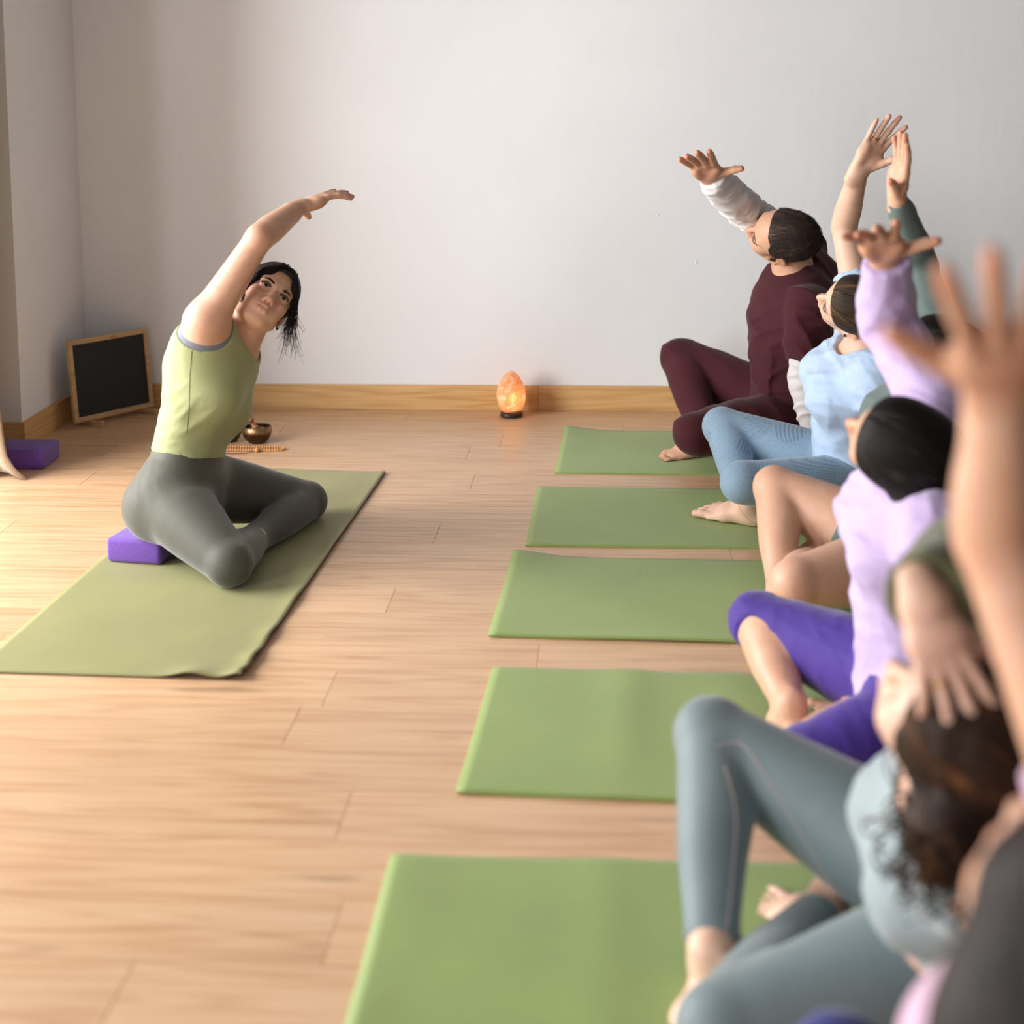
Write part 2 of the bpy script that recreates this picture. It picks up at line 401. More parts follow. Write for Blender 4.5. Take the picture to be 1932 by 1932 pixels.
# ------------------------------------------------------------------ singing bowls, striker, beads
def mat_bronze():
    t = NT('aged_bronze'); v = t.coord()
    sep = t.n('ShaderNodeSeparateXYZ'); t.l(v, sep.inputs[0])
    f = t.noise(v, 60, 4)
    vo = t.n('ShaderNodeTexVoronoi', feature='DISTANCE_TO_EDGE'); vo.inputs['Scale'].default_value = 130; t.l(v, vo.inputs['Vector'])
    eng = t.ramp(vo.outputs['Distance'], [(.04, (1, 1, 1, 1)), (.12, (0, 0, 0, 1))])
    band = t.ramp(sep.outputs[2], [(.38 * .1, (1, 1, 1, 1)), (.40 * .1, (0, 0, 0, 1))])
    dark = t.ramp(f, [(.3, lin((44, 34, 24))), (.7, lin((78, 62, 42)))])
    c = t.mix(t.math('MULTIPLY', eng, .28), dark, lin((150, 124, 76)))
    c2 = t.mix(band, lin((150, 124, 92)), c)
    return t.set(Base_Color=c2, Metallic=.92, Roughness=.32, Normal=t.bump(eng, .3, .0008))
M['bronze'] = mat_bronze()
def bowl_prof(R, H):
    o = [(0, 0), (.42, .0), (.55, .03), (.78, .22), (.93, .48), (1.0, .74), (.985, .86), (.955, .93), (.95, 1.0), (.915, 1.0), (.91, .95), (.935, .86), (.95, .74), (.88, .48), (.72, .24), (.45, .075), (0, .06)]
    # smooth resample
    pts = []
    for k in range(len(o) - 1):
        for s in range(3):
            t_ = s / 3; pts.append(((o[k][0] * (1 - t_) + o[k + 1][0] * t_) * R, (o[k][1] * (1 - t_) + o[k + 1][1] * t_) * H))
    pts.append((o[-1][0] * R, o[-1][1] * H)); return pts
bw1 = link('singing_bowl', lathe_mesh('singing_bowl', bowl_prof(.0535, .060), 56), M['bronze']); bw1.location = (-1.277, 5.435, 0)
tag(bw1, 'engraved bronze singing bowl with a wooden striker standing in it', 'singing bowl', 'bronze singing bowls')
bw2 = link('singing_bowl', lathe_mesh('singing_bowl', bowl_prof(.050, .060), 56), M['bronze']); bw2.location = (-1.384, 5.45, 0)
tag(bw2, 'bronze singing bowl half hidden behind the person in the green tank top', 'singing bowl', 'bronze singing bowls')
M['striker'] = mat_oak('turned_wood', (158, 104, 72), (176, 122, 88), (124, 76, 50), rough=.45)
st = link('singing_bowl_striker', lathe_mesh('striker', [(0, 0), (.012, .001), (.014, .01), (.0135, .03), (.012, .048), (.0145, .05), (.0145, .053), (.0095, .056), (.008, .066), (.010, .078), (.0165, .081), (.0165, .084), (.0125, .086), (.0152, .094), (.0155, .103), (.012, .113), (.0055, .1185), (0, .120)], 28), M['striker'])
st.location = (-1.256, 5.43, .0105); st.rotation_euler = (math.radians(-6), math.radians(-33), 0)
tag(st, 'turned wooden striker leaning inside the bronze bowl', 'striker')
# mala beads
M['bead'] = mat_plain('bead_wood', (196, 140, 82), .4, var=.18, scale=150)
M['cord'] = mat_plain('dark_red_cord', (92, 48, 34), .8)
def beads():
    e = empty('bead_necklace', (-1.290, 5.325, 0)); tag(e, 'string of small wooden prayer beads on the floor before the bowls', 'beads')
    path = []
    n = 92
    for i in range(n):
        a = 2 * math.pi * i / n
        x = .135 * math.cos(a); y_ = .030 * math.sin(a) * (1 + .25 * math.cos(2 * a)) - .02 * math.exp(-((x + .12) / .05) ** 2) * (1 if math.sin(a) < 0 else 0)
        path.append((x, y_, .0052))
    b = bmesh.new()
    # even spacing
    P_ = np.array(path + path[:1]); seg = np.r_[0, np.cumsum(np.linalg.norm(np.diff(P_, axis=0), axis=1))]
    m = int(seg[-1] / .0092)
    for s in np.linspace(0, seg[-1], m, endpoint=False):
        c = [np.interp(s, seg, P_[:, q]) for q in range(3)]
        r = .0047 * random.uniform(.95, 1.05)
        bmesh.ops.create_icosphere(b, subdivisions=2, radius=r, matrix=Matrix.Translation(c))
    o = bm_obj('bead_string', b, M['bead'], e, True); o['kind'] = 'stuff'
    b = bmesh.new(); bmesh.ops.create_uvsphere(b, u_segments=16, v_segments=10, radius=.0085, matrix=Matrix.Translation((.045, -.036, .0088)))
    bm_obj('guru_bead', b, M['bead'], e, True)
    cu = bpy.data.curves.new('tassel_cord', 'CURVE'); cu.dimensions = '3D'; cu.bevel_depth = .0013
    sp = cu.splines.new('POLY'); pts = [(.045, -.036, .006), (.01, -.056, .0025), (-.04, -.062, .002), (-.09, -.055, .002), (-.13, -.05, .003)]
    sp.points.add(len(pts) - 1)
    for q, pt in zip(sp.points, pts): q.co = pt + (1,)
    tmp = bpy.data.objects.new('tmp', cu); me = bpy.data.meshes.new_from_object(tmp); bpy.data.objects.remove(tmp)
    link('tassel_cord', me, M['cord'], e, True)
beads()

# ------------------------------------------------------------------ salt lamp
def salt_lamp():
    e = empty('salt_lamp', (-.398, 5.885, 0)); tag(e, 'glowing orange salt crystal lamp on a dark wooden base by the wall', 'lamp')
    me = lathe_mesh('lamp_base', [(0, 0), (.040, 0), (.0435, .004), (.0445, .011), (.042, .017), (.038, .0185), (0, .0185)], 40)
    link('lamp_base', me, mat_plain('dark_lamp_wood', (46, 30, 27), .38, var=.2), e)
    r_ = random.Random(5); b = bmesh.new()
    for i in range(150):      # rough-hewn crystal: hull of scattered points, then worn
        t_ = r_.random(); a = r_.uniform(0, 2 * math.pi)
        prof = float(np.interp(t_, [0, .06, .2, .38, .55, .75, .9, .97, 1], [.66, .76, .92, 1.0, .97, .74, .44, .22, .04])) * r_.uniform(.93, 1.0)
        b.verts.new((prof * .058 * math.cos(a), prof * .055 * math.sin(a), .0185 + t_ * .160))
    b.verts.new((.003, 0, .180))
    h_ = bmesh.ops.convex_hull(b, input=b.verts[:]); bmesh.ops.delete(b, geom=[g_ for g_ in h_['geom_interior'] if isinstance(g_, bmesh.types.BMVert)], context='VERTS')
    bmesh.ops.triangulate(b, faces=b.faces[:]); bmesh.ops.subdivide_edges(b, edges=b.edges[:], cuts=2, use_grid_fill=True)
    for _ in range(2): bmesh.ops.smooth_vert(b, verts=b.verts[:], factor=.5, use_axis_x=True, use_axis_y=True, use_axis_z=True)
    for v in b.verts:
        n_ = Vector((v.co.x, v.co.y, 0)); n_ = n_.normalized() if n_.length > 1e-5 else Vector((0, 0, 1))
        v.co += n_ * .0013 * math.sin(v.co.x * 310 + v.co.z * 190) * math.sin(v.co.y * 280 + v.co.z * 330)
    t = NT('salt_crystal'); v = t.coord()
    f = t.noise(v, 34, 6, .7, 1.2); f2 = t.noise(v, 60, 4)
    c = t.ramp(f, [(.33, lin((232, 150, 100))), (.5, lin((244, 190, 150))), (.64, lin((252, 230, 216)))])
    tr = t.n('ShaderNodeBsdfTranslucent'); t.l(c, tr.inputs['Color'])
    nb = t.bump(f, .6, .006, t.bump(f2, .3, .002)); t.set(Base_Color=c, Roughness=.38, Normal=nb)
    mx = t.n('ShaderNodeMixShader'); mx.inputs[0].default_value = .55
    out = t.t.nodes['Material Output']; t.l(t.b.outputs[0], mx.inputs[1]); t.l(tr.outputs[0], mx.inputs[2]); tp = t.n('ShaderNodeBsdfTransparent'); tp.inputs[0].default_value = (1, .86, .7, 1); mx2 = t.n('ShaderNodeMixShader'); mx2.inputs[0].default_value = .035; t.l(mx.outputs[0], mx2.inputs[1]); t.l(tp.outputs[0], mx2.inputs[2]); t.l(mx2.outputs[0], out.inputs['Surface'])
    o = bm_obj('salt_crystal', b, t.m, e, True)
    # bulb inside the hollow crystal
    tb = NT('lamp_bulb'); tb.set(Base_Color=(1, .6, .25, 1), Emission_Color=(1, .72, .34, 1), Emission_Strength=13)
    b = bmesh.new(); bmesh.ops.create_uvsphere(b, u_segments=20, v_segments=12, radius=.015, matrix=Matrix.Translation((.006, -.012, .075)))
    bm_obj('bulb', b, tb.m, e, True)
salt_lamp()
# ------------------------------------------------------------------ implicit modelling: smooth unions meshed into one skin
F32 = np.float32
def V3(*a): return np.array(a if len(a) > 1 else a[0], dtype=np.float64)
def unit(v): v = V3(v); return v / (np.linalg.norm(v) + 1e-12)
def smin(a, b, k):
    if k <= 0: return np.minimum(a, b)
    m = np.minimum(a, b); h = np.maximum(k - np.abs(a - b), 0)
    return m - h * h * (.25 / k)
def smax(a, b, k): return -smin(-a, -b, k)
def dot2(q): return np.einsum('ij,ij->i', q, q)
class Seg:
    """tapered segment with an elliptical section; la / lb give the wide axis"""
    def __init__(s, a, b, ra, rb, la=None, lb=None, k=.01, cap=1.0):
        s.a, s.b = V3(a), V3(b); s.ra = (ra, ra) if np.isscalar(ra) else ra; s.rb = (rb, rb) if np.isscalar(rb) else rb
        s.k = k; s.cap = cap; R = max(*s.ra, *s.rb)
        s.round = s.ra[0] == s.ra[1] and s.rb[0] == s.rb[1]
        s.lo = np.minimum(s.a, s.b) - R; s.hi = np.maximum(s.a, s.b) + R
        d = s.b - s.a; s.L2 = d @ d + 1e-12; s.d = d; s.ax = unit(d)
        if not s.round:
            la = V3(la); lb = la if lb is None else V3(lb)
            s.la = unit(la - s.ax * (la @ s.ax)); s.lb = unit(lb - s.ax * (lb @ s.ax)); s.same = np.allclose(s.la, s.lb, atol=1e-4)
    def __call__(s, p):
        q = p - s.a.astype(F32); L = math.sqrt(s.L2)
        z = q @ s.ax.astype(F32); rho2 = np.maximum(dot2(q) - z * z, 0)
        kk = (s.ra[0] + s.ra[1] - s.rb[0] - s.rb[1]) / (2 * L); kk = max(-.8, min(.8, kk))
        t = np.clip((z - np.sqrt(rho2) * (kk / math.sqrt(1 - kk * kk))) / L, 0, 1) if abs(kk) > 1e-4 else np.clip(z / L, 0, 1)   # axis point nearest the cone surface
        w = z - t * L
        if s.round:
            return np.sqrt(rho2 + w * w) - (s.ra[0] + t * (s.rb[0] - s.ra[0]))
        if s.same: u = q @ s.la.astype(F32)
        else:
            l = s.la.astype(F32) + t[:, None] * (s.lb - s.la).astype(F32)
            u = np.einsum('ij,ij->i', q, l) / np.sqrt(dot2(l))
        au = s.ra[0] + t * (s.rb[0] - s.ra[0]); av = s.ra[1] + t * (s.rb[1] - s.ra[1]); aw = np.minimum(au, av) * s.cap
        u2, w2 = u * u, w * w; v2 = np.maximum(rho2 - u2, 0)
        k0 = np.sqrt(u2 / au ** 2 + v2 / av ** 2 + w2 / aw ** 2); k1 = np.sqrt(u2 / au ** 4 + v2 / av ** 4 + w2 / aw ** 4) + 1e-6
        return np.where(k0 < .05, -np.minimum(au, av), k0 * (k0 - 1) / k1)
class Ell:
    def __init__(s, c, r, R=None, k=.01):
        s.c = V3(c); s.r = V3(r).astype(F32); s.R = np.eye(3) if R is None else np.asarray(R); s.k = k   # rows of R are the axes
        e = np.sqrt(((s.R * V3(r)[:, None]) ** 2).sum(0)); s.lo = s.c - e; s.hi = s.c + e
    def __call__(s, p):
        q = (p - s.c.astype(F32)) @ s.R.T.astype(F32)
        a = q / s.r; b = a / s.r
        k0 = np.sqrt(dot2(a)); k1 = np.sqrt(dot2(b)) + 1e-6
        return np.where(k0 < .05, -s.r.min(), k0 * (k0 - 1) / k1)
def plane(pt, n):
    pt, n = V3(pt).astype(F32), unit(n).astype(F32)
    return lambda p: (p - pt) @ n
def neg(f): return lambda p: -f(p)
def tube(pts, rad, lat=None, k=.008, cap=1.0):
    out = []
    for i in range(len(pts) - 1):
        la = lb = None
        if lat is not None:
            la, lb = (lat[i], lat[i + 1]) if isinstance(lat, list) else (lat, lat)
        out.append(Seg(pts[i], pts[i + 1], rad[i], rad[i + 1], la, lb, k, cap))
    return out
def spline(pts, n):
    P_ = np.array([V3(p) if np.ndim(p) else p for p in pts], dtype=float); m = len(P_); out = []
    for t in np.linspace(0, m - 1, n):
        i = min(int(t), m - 2); f = t - i
        p0, p1, p2, p3 = P_[max(i - 1, 0)], P_[i], P_[i + 1], P_[min(i + 2, m - 1)]
        out.append(.5 * (2 * p1 + (p2 - p0) * f + (2 * p0 - 5 * p1 + 4 * p2 - p3) * f * f + (3 * p1 - p0 - 3 * p2 + p3) * f ** 3))
    return np.array(out)
class Field:
    """ordered list of (prims, offset, cuts, k); subs carve; disp wrinkles"""
    def __init__(s): s.items = []; s.subs = []; s.disp = None; s.cuts = []
    def add(s, prims, off=0.0, cuts=(), k=.01, subs=()): s.items.append((list(prims), off, list(cuts), k, list(subs))); return s
    def bounds(s):
        lo = np.min([q.lo for it in s.items for q in it[0]], axis=0); hi = np.max([q.hi for it in s.items for q in it[0]], axis=0)
        m = max(it[1] for it in s.items) + .012
        return lo - m, hi + m
    def prep(s):
        s.LO = np.array([q.lo - it[1] - .05 for it in s.items for q in it[0]]); s.HI = np.array([q.hi + it[1] + .05 for it in s.items for q in it[0]])
    def ev(s, p, lo=None, hi=None):
        D = None; j = 0
        if lo is not None: ok = ((s.LO <= hi) & (s.HI >= lo)).all(1)
        for prims, off, cuts, k, gsub in s.items:
            d = None; n = len(prims)
            if lo is not None:
                sel = [prims[i] for i in np.nonzero(ok[j:j + n])[0]]; j += n
            else: sel = prims
            for q in sel:
                v = q(p); d = v if d is None else smin(d, v, q.k)
            if d is None: continue
            d = d - off
            for q in gsub: d = smax(d, -q(p), q.k)
            for c in cuts: d = smax(d, c(p), .003)
            D = d if D is None else smin(D, d, k)
        if D is None: return np.full(len(p), .2, F32)
        for q in s.subs:
            if lo is not None and (np.any(q.lo - .03 > hi) or np.any(q.hi + .03 < lo)): continue
            D = smax(D, -q(p), q.k)
        if s.disp is not None and lo is not None: D = D + s.disp(p)
        for c in s.cuts: D = smax(D, c(p), .003)
        return D
EDG = [((0, 0, 0), (1, 0, 0)), ((0, 1, 0), (1, 1, 0)), ((0, 0, 1), (1, 0, 1)), ((0, 1, 1), (1, 1, 1)),
       ((0, 0, 0), (0, 1, 0)), ((1, 0, 0), (1, 1, 0)), ((0, 0, 1), (0, 1, 1)), ((1, 0, 1), (1, 1, 1)),
       ((0, 0, 0), (0, 0, 1)), ((1, 0, 0), (1, 0, 1)), ((0, 1, 0), (0, 1, 1)), ((1, 1, 0), (1, 1, 1))]
def polygonise(f, vox, lo=None, hi=None, smooth=2):
    if lo is None: lo, hi = f.bounds()
    B = 14; f.prep()
    n = np.ceil((hi - lo) / vox).astype(int) + 3; nb = (n + B - 1) // B; n = nb * B
    lo = np.asarray(lo, float) - vox
    G = np.full(tuple(n), .2, F32)
    ci = np.stack(np.meshgrid(*[np.arange(q) for q in nb], indexing='ij'), -1).reshape(-1, 3)
    cc = (lo + (ci * B + (B - 1) / 2) * vox)
    half = B * vox * .5
    # coarse pass keeps only the blocks the surface can cross
    keep = []
    plo = [it[0] for it in f.items]
    cd_ = np.concatenate([f.ev(cc[i:i + 4000].astype(F32)) for i in range(0, len(cc), 4000)])
    near = np.abs(cd_) < half * 2.1
    for idx in np.nonzero(~near & (cd_ < 0))[0]:
        a = ci[idx] * B; G[a[0]:a[0] + B, a[1]:a[1] + B, a[2]:a[2] + B] = -.2
    loc = (np.stack(np.meshgrid(*[np.arange(B)] * 3, indexing='ij'), -1).reshape(-1, 3) * vox)
    for idx in np.nonzero(near)[0]:
        a = ci[idx] * B; o = lo + a * vox
        p = (o + loc).astype(F32)
        G[a[0]:a[0] + B, a[1]:a[1] + B, a[2]:a[2] + B] = f.ev(p, o, o + B * vox).reshape(B, B, B)
    S = G < 0
    c = np.zeros(tuple(n - 1), np.uint8)
    for dx in (0, 1):
        for dy in (0, 1):
            for dz in (0, 1): c += S[dx:n[0] - 1 + dx, dy:n[1] - 1 + dy, dz:n[2] - 1 + dz]
    act = np.argwhere((c > 0) & (c < 8)); del c
    acc = np.zeros((len(act), 3), F32); cnt = np.zeros(len(act), F32)
    for e0, e1 in EDG:
        a, b = act + e0, act + e1
        va, vb = G[a[:, 0], a[:, 1], a[:, 2]], G[b[:, 0], b[:, 1], b[:, 2]]
        m = (va < 0) != (vb < 0)
        t = np.where(m, va / np.where(m, va - vb, 1), 0)
        pt = np.array(e0, F32) + t[:, None] * (np.array(e1, F32) - np.array(e0, F32))
        acc += np.where(m[:, None], pt, 0); cnt += m
    vert = lo + (act + acc / cnt[:, None]) * vox
    ids = np.full(tuple(n - 1), -1, np.int32); ids[act[:, 0], act[:, 1], act[:, 2]] = np.arange(len(act))
    quads = []
    for ax in range(3):
        sl0 = [slice(None)] * 3; sl1 = [slice(None)] * 3; sl0[ax] = slice(0, -1); sl1[ax] = slice(1, None)
        s0, s1 = S[tuple(sl0)], S[tuple(sl1)]
        e = np.argwhere(s0 != s1)
        o1, o2 = (ax + 1) % 3, (ax + 2) % 3
        e = e[(e[:, o1] > 0) & (e[:, o2] > 0) & (e[:, o1] < n[o1] - 1) & (e[:, o2] < n[o2] - 1)]
        fl = s0[e[:, 0], e[:, 1], e[:, 2]]
        def idx(d1, d2):
            q = e.copy(); q[:, o1] += d1; q[:, o2] += d2; return ids[q[:, 0], q[:, 1], q[:, 2]]
        Q = np.stack([idx(-1, -1), idx(0, -1), idx(0, 0), idx(-1, 0)], 1)
        Q[~fl] = Q[~fl][:, ::-1]
        quads.append(Q)
    Q = np.concatenate(quads); Q = Q[(Q >= 0).all(1)]
    for it in range(smooth):   # light relaxation removes the lattice
        s = np.zeros_like(vert); cn = np.zeros(len(vert))
        for i, j in ((0, 1), (1, 2), (2, 3), (3, 0)):
            for a_, b_ in ((i, j), (j, i)):
                for q in range(3): s[:, q] += np.bincount(Q[:, a_], vert[Q[:, b_], q], len(vert))
                cn += np.bincount(Q[:, a_], minlength=len(vert))
        cn[cn == 0] = 1
        vert = vert + (s / cn[:, None] - vert) * .5
    return vert, Q
def raycast(F, o, d, t0, t1, n=400):
    """first hit of the ray with a field"""
    t = np.linspace(t0, t1, n); p = (np.asarray(o) + np.asarray(d) * t[:, None]).astype(F32); v = F.ev(p) + (F.disp(p) if F.disp is not None else 0)
    i = np.nonzero(v < 0)[0]
    if len(i) == 0 or i[0] == 0: return None
    i = i[0]; f = v[i - 1] / (v[i - 1] - v[i]); return np.asarray(o) + np.asarray(d) * (t[i - 1] + f * (t[i] - t[i - 1]))
def crop(v, q, keep):
    m = keep[q].all(1); q = q[m]; used = np.unique(q); r = np.full(len(v), -1); r[used] = np.arange(len(used))
    return v[used], r[q]
def np_mesh(name, parts, colour=None):
    vs_ = np.concatenate([p[0] for p in parts]); o = 0; qs = []
    for v, q in parts: qs.append(q + o); o += len(v)
    q = np.concatenate(qs).astype(np.int32)
    me = bpy.data.meshes.new(name)
    me.vertices.add(len(vs_)); me.vertices.foreach_set('co', vs_.astype(F32).ravel())
    me.loops.add(q.size); me.loops.foreach_set('vertex_index', q.ravel())
    me.polygons.add(len(q)); me.polygons.foreach_set('loop_start', np.arange(0, q.size, q.shape[1], dtype=np.int32))
    me.update(calc_edges=True); me.validate(); me.shade_smooth()
    if colour is not None:
        c = colour(vs_); at = me.color_attributes.new('tint', 'FLOAT_COLOR', 'POINT')
        at.data.foreach_set('color', np.concatenate([c, np.ones((len(c), 1))], 1).astype(F32).ravel())
    return me
def sines(p, s, seed, n=4):
    r = np.random.default_rng(seed); out = 0
    for i in range(n):
        d = r.normal(size=3); d /= np.linalg.norm(d)
        out = out + np.sin(p @ (d * s * (1 + .35 * i)).astype(F32) + r.uniform(0, 6.28)) / (1 + .5 * i)
    return out / n
_perm = np.random.default_rng(99).permutation(256).astype(np.int32); _perm = np.concatenate([_perm, _perm])
_grad = np.random.default_rng(98).normal(size=(256, 3)).astype(F32); _grad /= np.linalg.norm(_grad, axis=1)[:, None]
def gnoise(p):
    i = np.floor(p).astype(np.int32); f = (p - i).astype(F32); u = f * f * f * (f * (f * 6 - 15) + 10); i &= 255
    out = 0
    for dx in (0, 1):
        a = _perm[(i[:, 0] + dx) & 255]; wx = u[:, 0] if dx else 1 - u[:, 0]
        for dy in (0, 1):
            b = _perm[(a + i[:, 1] + dy) & 255]; wy = u[:, 1] if dy else 1 - u[:, 1]
            for dz in (0, 1):
                g_ = _grad[_perm[(b + i[:, 2] + dz) & 255]]; wz = u[:, 2] if dz else 1 - u[:, 2]
                out = out + (g_[:, 0] * (f[:, 0] - dx) + g_[:, 1] * (f[:, 1] - dy) + g_[:, 2] * (f[:, 2] - dz)) * (wx * wy * wz)
    return out
def folds(dirv, wl, amp, seed=0, aniso=3.2, mask=None, octaves=2):
    """cloth wrinkles: ridges lying across dirv, about wl apart, long and irregular"""
    d = unit(dirv); e1 = unit(np.cross(d, (.31, .87, .39))); e2 = np.cross(d, e1)
    B_ = np.stack([d / wl, e1 / (wl * aniso), e2 / (wl * aniso)], 1).astype(F32); o = np.random.default_rng(seed).uniform(0, 200, 3).astype(F32)
    def f(p):
        q = p @ B_ + o; q[:, 0] += .35 * np.sin(q[:, 1] * 2.1 + seed)
        n = gnoise(q); r = np.clip(1 - np.abs(n) * 2.6, 0, 1) ** 2
        if octaves > 1: r = r + .4 * np.clip(1 - np.abs(gnoise(q * 2.1 + 17)) * 2.6, 0, 1) ** 2
        m = 1 if mask is None else mask(p)
        return (-amp * m * (r - .35)).astype(F32)
    return f
def ball_mask(c, r0, r1):
    c = V3(c).astype(F32)
    return lambda p: np.clip((r1 - np.linalg.norm(p - c, axis=1)) / (r1 - r0), 0, 1)
def floor_cut(z): return plane((0, 0, z), (0, 0, -1))
def box_cut(loc, rz, sx, sy, z1):
    c, s_ = math.cos(-rz), math.sin(-rz)
    def f(p):
        x, y = p[:, 0] - loc[0], p[:, 1] - loc[1]
        q = np.stack([np.abs(x * c - y * s_) - sx / 2, np.abs(x * s_ + y * c) - sy / 2, p[:, 2] - z1], 1)
        return -(np.linalg.norm(np.maximum(q, 0), axis=1) + np.minimum(q.max(1), 0)).astype(F32)
    return f
def addf(*fs): return lambda p: sum(f(p) for f in fs)

# ------------------------------------------------------------------ anatomy
def frame(f, u):
    """rows: forward, left, up"""
    f = unit(f); u = V3(u); u = unit(u - f * (u @ f)); return np.array([f, np.cross(u, f), u])
def hand(wr, d, n, side, curl=(.25, .2, .22, .28, .35), spread=.10, s=1.0, thumb=(.9, .35), fan=0.0, fat=1.0):
    """palm + five fingers + thumb. n = direction the palm faces; side = +1 right, -1 left"""
    wr = V3(wr); d = unit(d); n = V3(n); n = unit(n - d * (n @ d)); t = np.cross(d, n) * side
    L = lambda a, b, c: wr + s * (d * a + t * b + n * c)
    pr = []
    pr += [Seg(L(-.035, 0, 0), L(.012, .0, 0), (.0275 * s, .020 * s), (.029 * s, .0195 * s), t, k=.012),
           Seg(L(.008, .001, 0), L(.055, .002, 0), (.030 * s, .0175 * s), (.040 * s, .0155 * s), t, k=.012),
           Seg(L(.05, .001, 0), L(.088, .0, -.001), (.040 * s, .0155 * s), (.0405 * s, .0115 * s), t, k=.012),
           Ell(L(.04, .022, .010), (.034 * s, .017 * s, .0145 * s), np.array([unit(d * .85 + t * .5), unit(t * .85 - d * .5), n]), k=.012),
           Ell(L(.045, -.022, .009), (.038 * s, .014 * s, .0125 * s), np.array([d, t, n]), k=.012)]
    tips = []
    spec = [(.031, .092, (.043, .025, .021), .0088), (.0105, .096, (.047, .029, .022), .0090), (-.0105, .092, (.043, .027, .021), .0086), (-.030, .084, (.034, .020, .019), .0077)]
    for i, (lt, ln, ph, r) in enumerate(spec):
        a = L(ln, lt, -.002); r *= s * fat
        ang = (1.5 - i) * spread * .66 + fan
        dd = unit(d * math.cos(ang) + t * math.sin(ang)); cv = curl[i + 1]
        th = 0; prev = a - dd * .022 * s; rr = r * 1.08
        fing = [Seg(prev, a, rr * 1.02, rr, k=.006)]
        for j, pl in enumerate(ph):
            th += cv * (.8, 1.15, .8)[j]
            dv = unit(dd * math.cos(th) + n * math.sin(th)); b = a + dv * pl * s; r2 = rr * (.95, .93, .86)[j]
            fing.append(Seg(a, b, rr, r2, k=.0035)); a, rr = b, r2
        tips.append((a, dv, unit(-n * math.cos(th) + dd * math.sin(th)), rr)); pr.append(fing)
    # thumb leaves the side of the palm near its base
    a = L(.026, .024, .008); sp, fl = thumb
    dv = unit(d * math.cos(sp) + t * math.sin(sp) + n * fl); th_ = []
    b = a + dv * .037 * s; th_.append(Seg(a, b, .0148 * s, .0118 * s, k=.008))
    dv2 = unit(dv + d * .25 + n * curl[0] * .3); c = b + dv2 * .028 * s; th_.append(Seg(b, c, .0118 * s, .0108 * s, k=.004))
    dv3 = unit(dv2 + n * curl[0] * .5 - d * .05); e = c + dv3 * .021 * s; th_.append(Seg(c, e, .0110 * s, .0088 * s, k=.004))
    tips.append((e, dv3, -n, .0088 * s)); pr.append(th_)
    flat = [q for q in pr if not isinstance(q, list)]
    return flat, [q for q in pr if isinstance(q, list)], tips, dict(d=d, n=n, t=t, wr=wr, s=s)
def foot(an, d, up, side, s=1.0):
    """an = ankle centre, d = towards the toes, up = instep; side +1 right foot (big toe on its left)"""
    an = V3(an); d = unit(d); up = V3(up); up = unit(up - d * (up @ d)); inn = np.cross(up, d) * side   # towards the big toe
    L = lambda a, b, c: an + s * (d * a + inn * b + up * c)
    pr = [Ell(L(-.028, 0, -.042), (.034 * s, .029 * s, .030 * s), np.array([d, inn, up]), k=.02),
          Seg(L(0, 0, .02), L(-.004, 0, -.03), (.030 * s, .029 * s), (.031 * s, .030 * s), inn, k=.02),
          Seg(L(.0, .002, -.028), L(.07, .004, -.038), (.033 * s, .032 * s), (.036 * s, .024 * s), inn, k=.02),
          Seg(L(-.02, -.004, -.050), L(.07, -.006, -.054), (.026 * s, .017 * s), (.037 * s, .013 * s), inn, k=.02),
          Seg(L(.07, .003, -.044), L(.122, .004, -.054), (.037 * s, .021 * s), (.043 * s, .0135 * s), inn, k=.02)]
    toes = []
    for o, a0, l, r in ((.029, .128, .046, .0125), (.0085, .134, .034, .0088), (-.0085, .128, .029, .0083), (-.0235, .119, .025, .0080), (-.037, .108, .021, .0082)):
        a = L(a0 - .02, o * .95, -.055); b = L(a0 + l * .5, o, -.053); c = L(a0 + l, o, -.058)
        toes.append([Seg(a, b, r * s * 1.05, r * s, k=.004), Seg(b, c, r * s, r * s * .95, k=.004)])
    return pr, toes
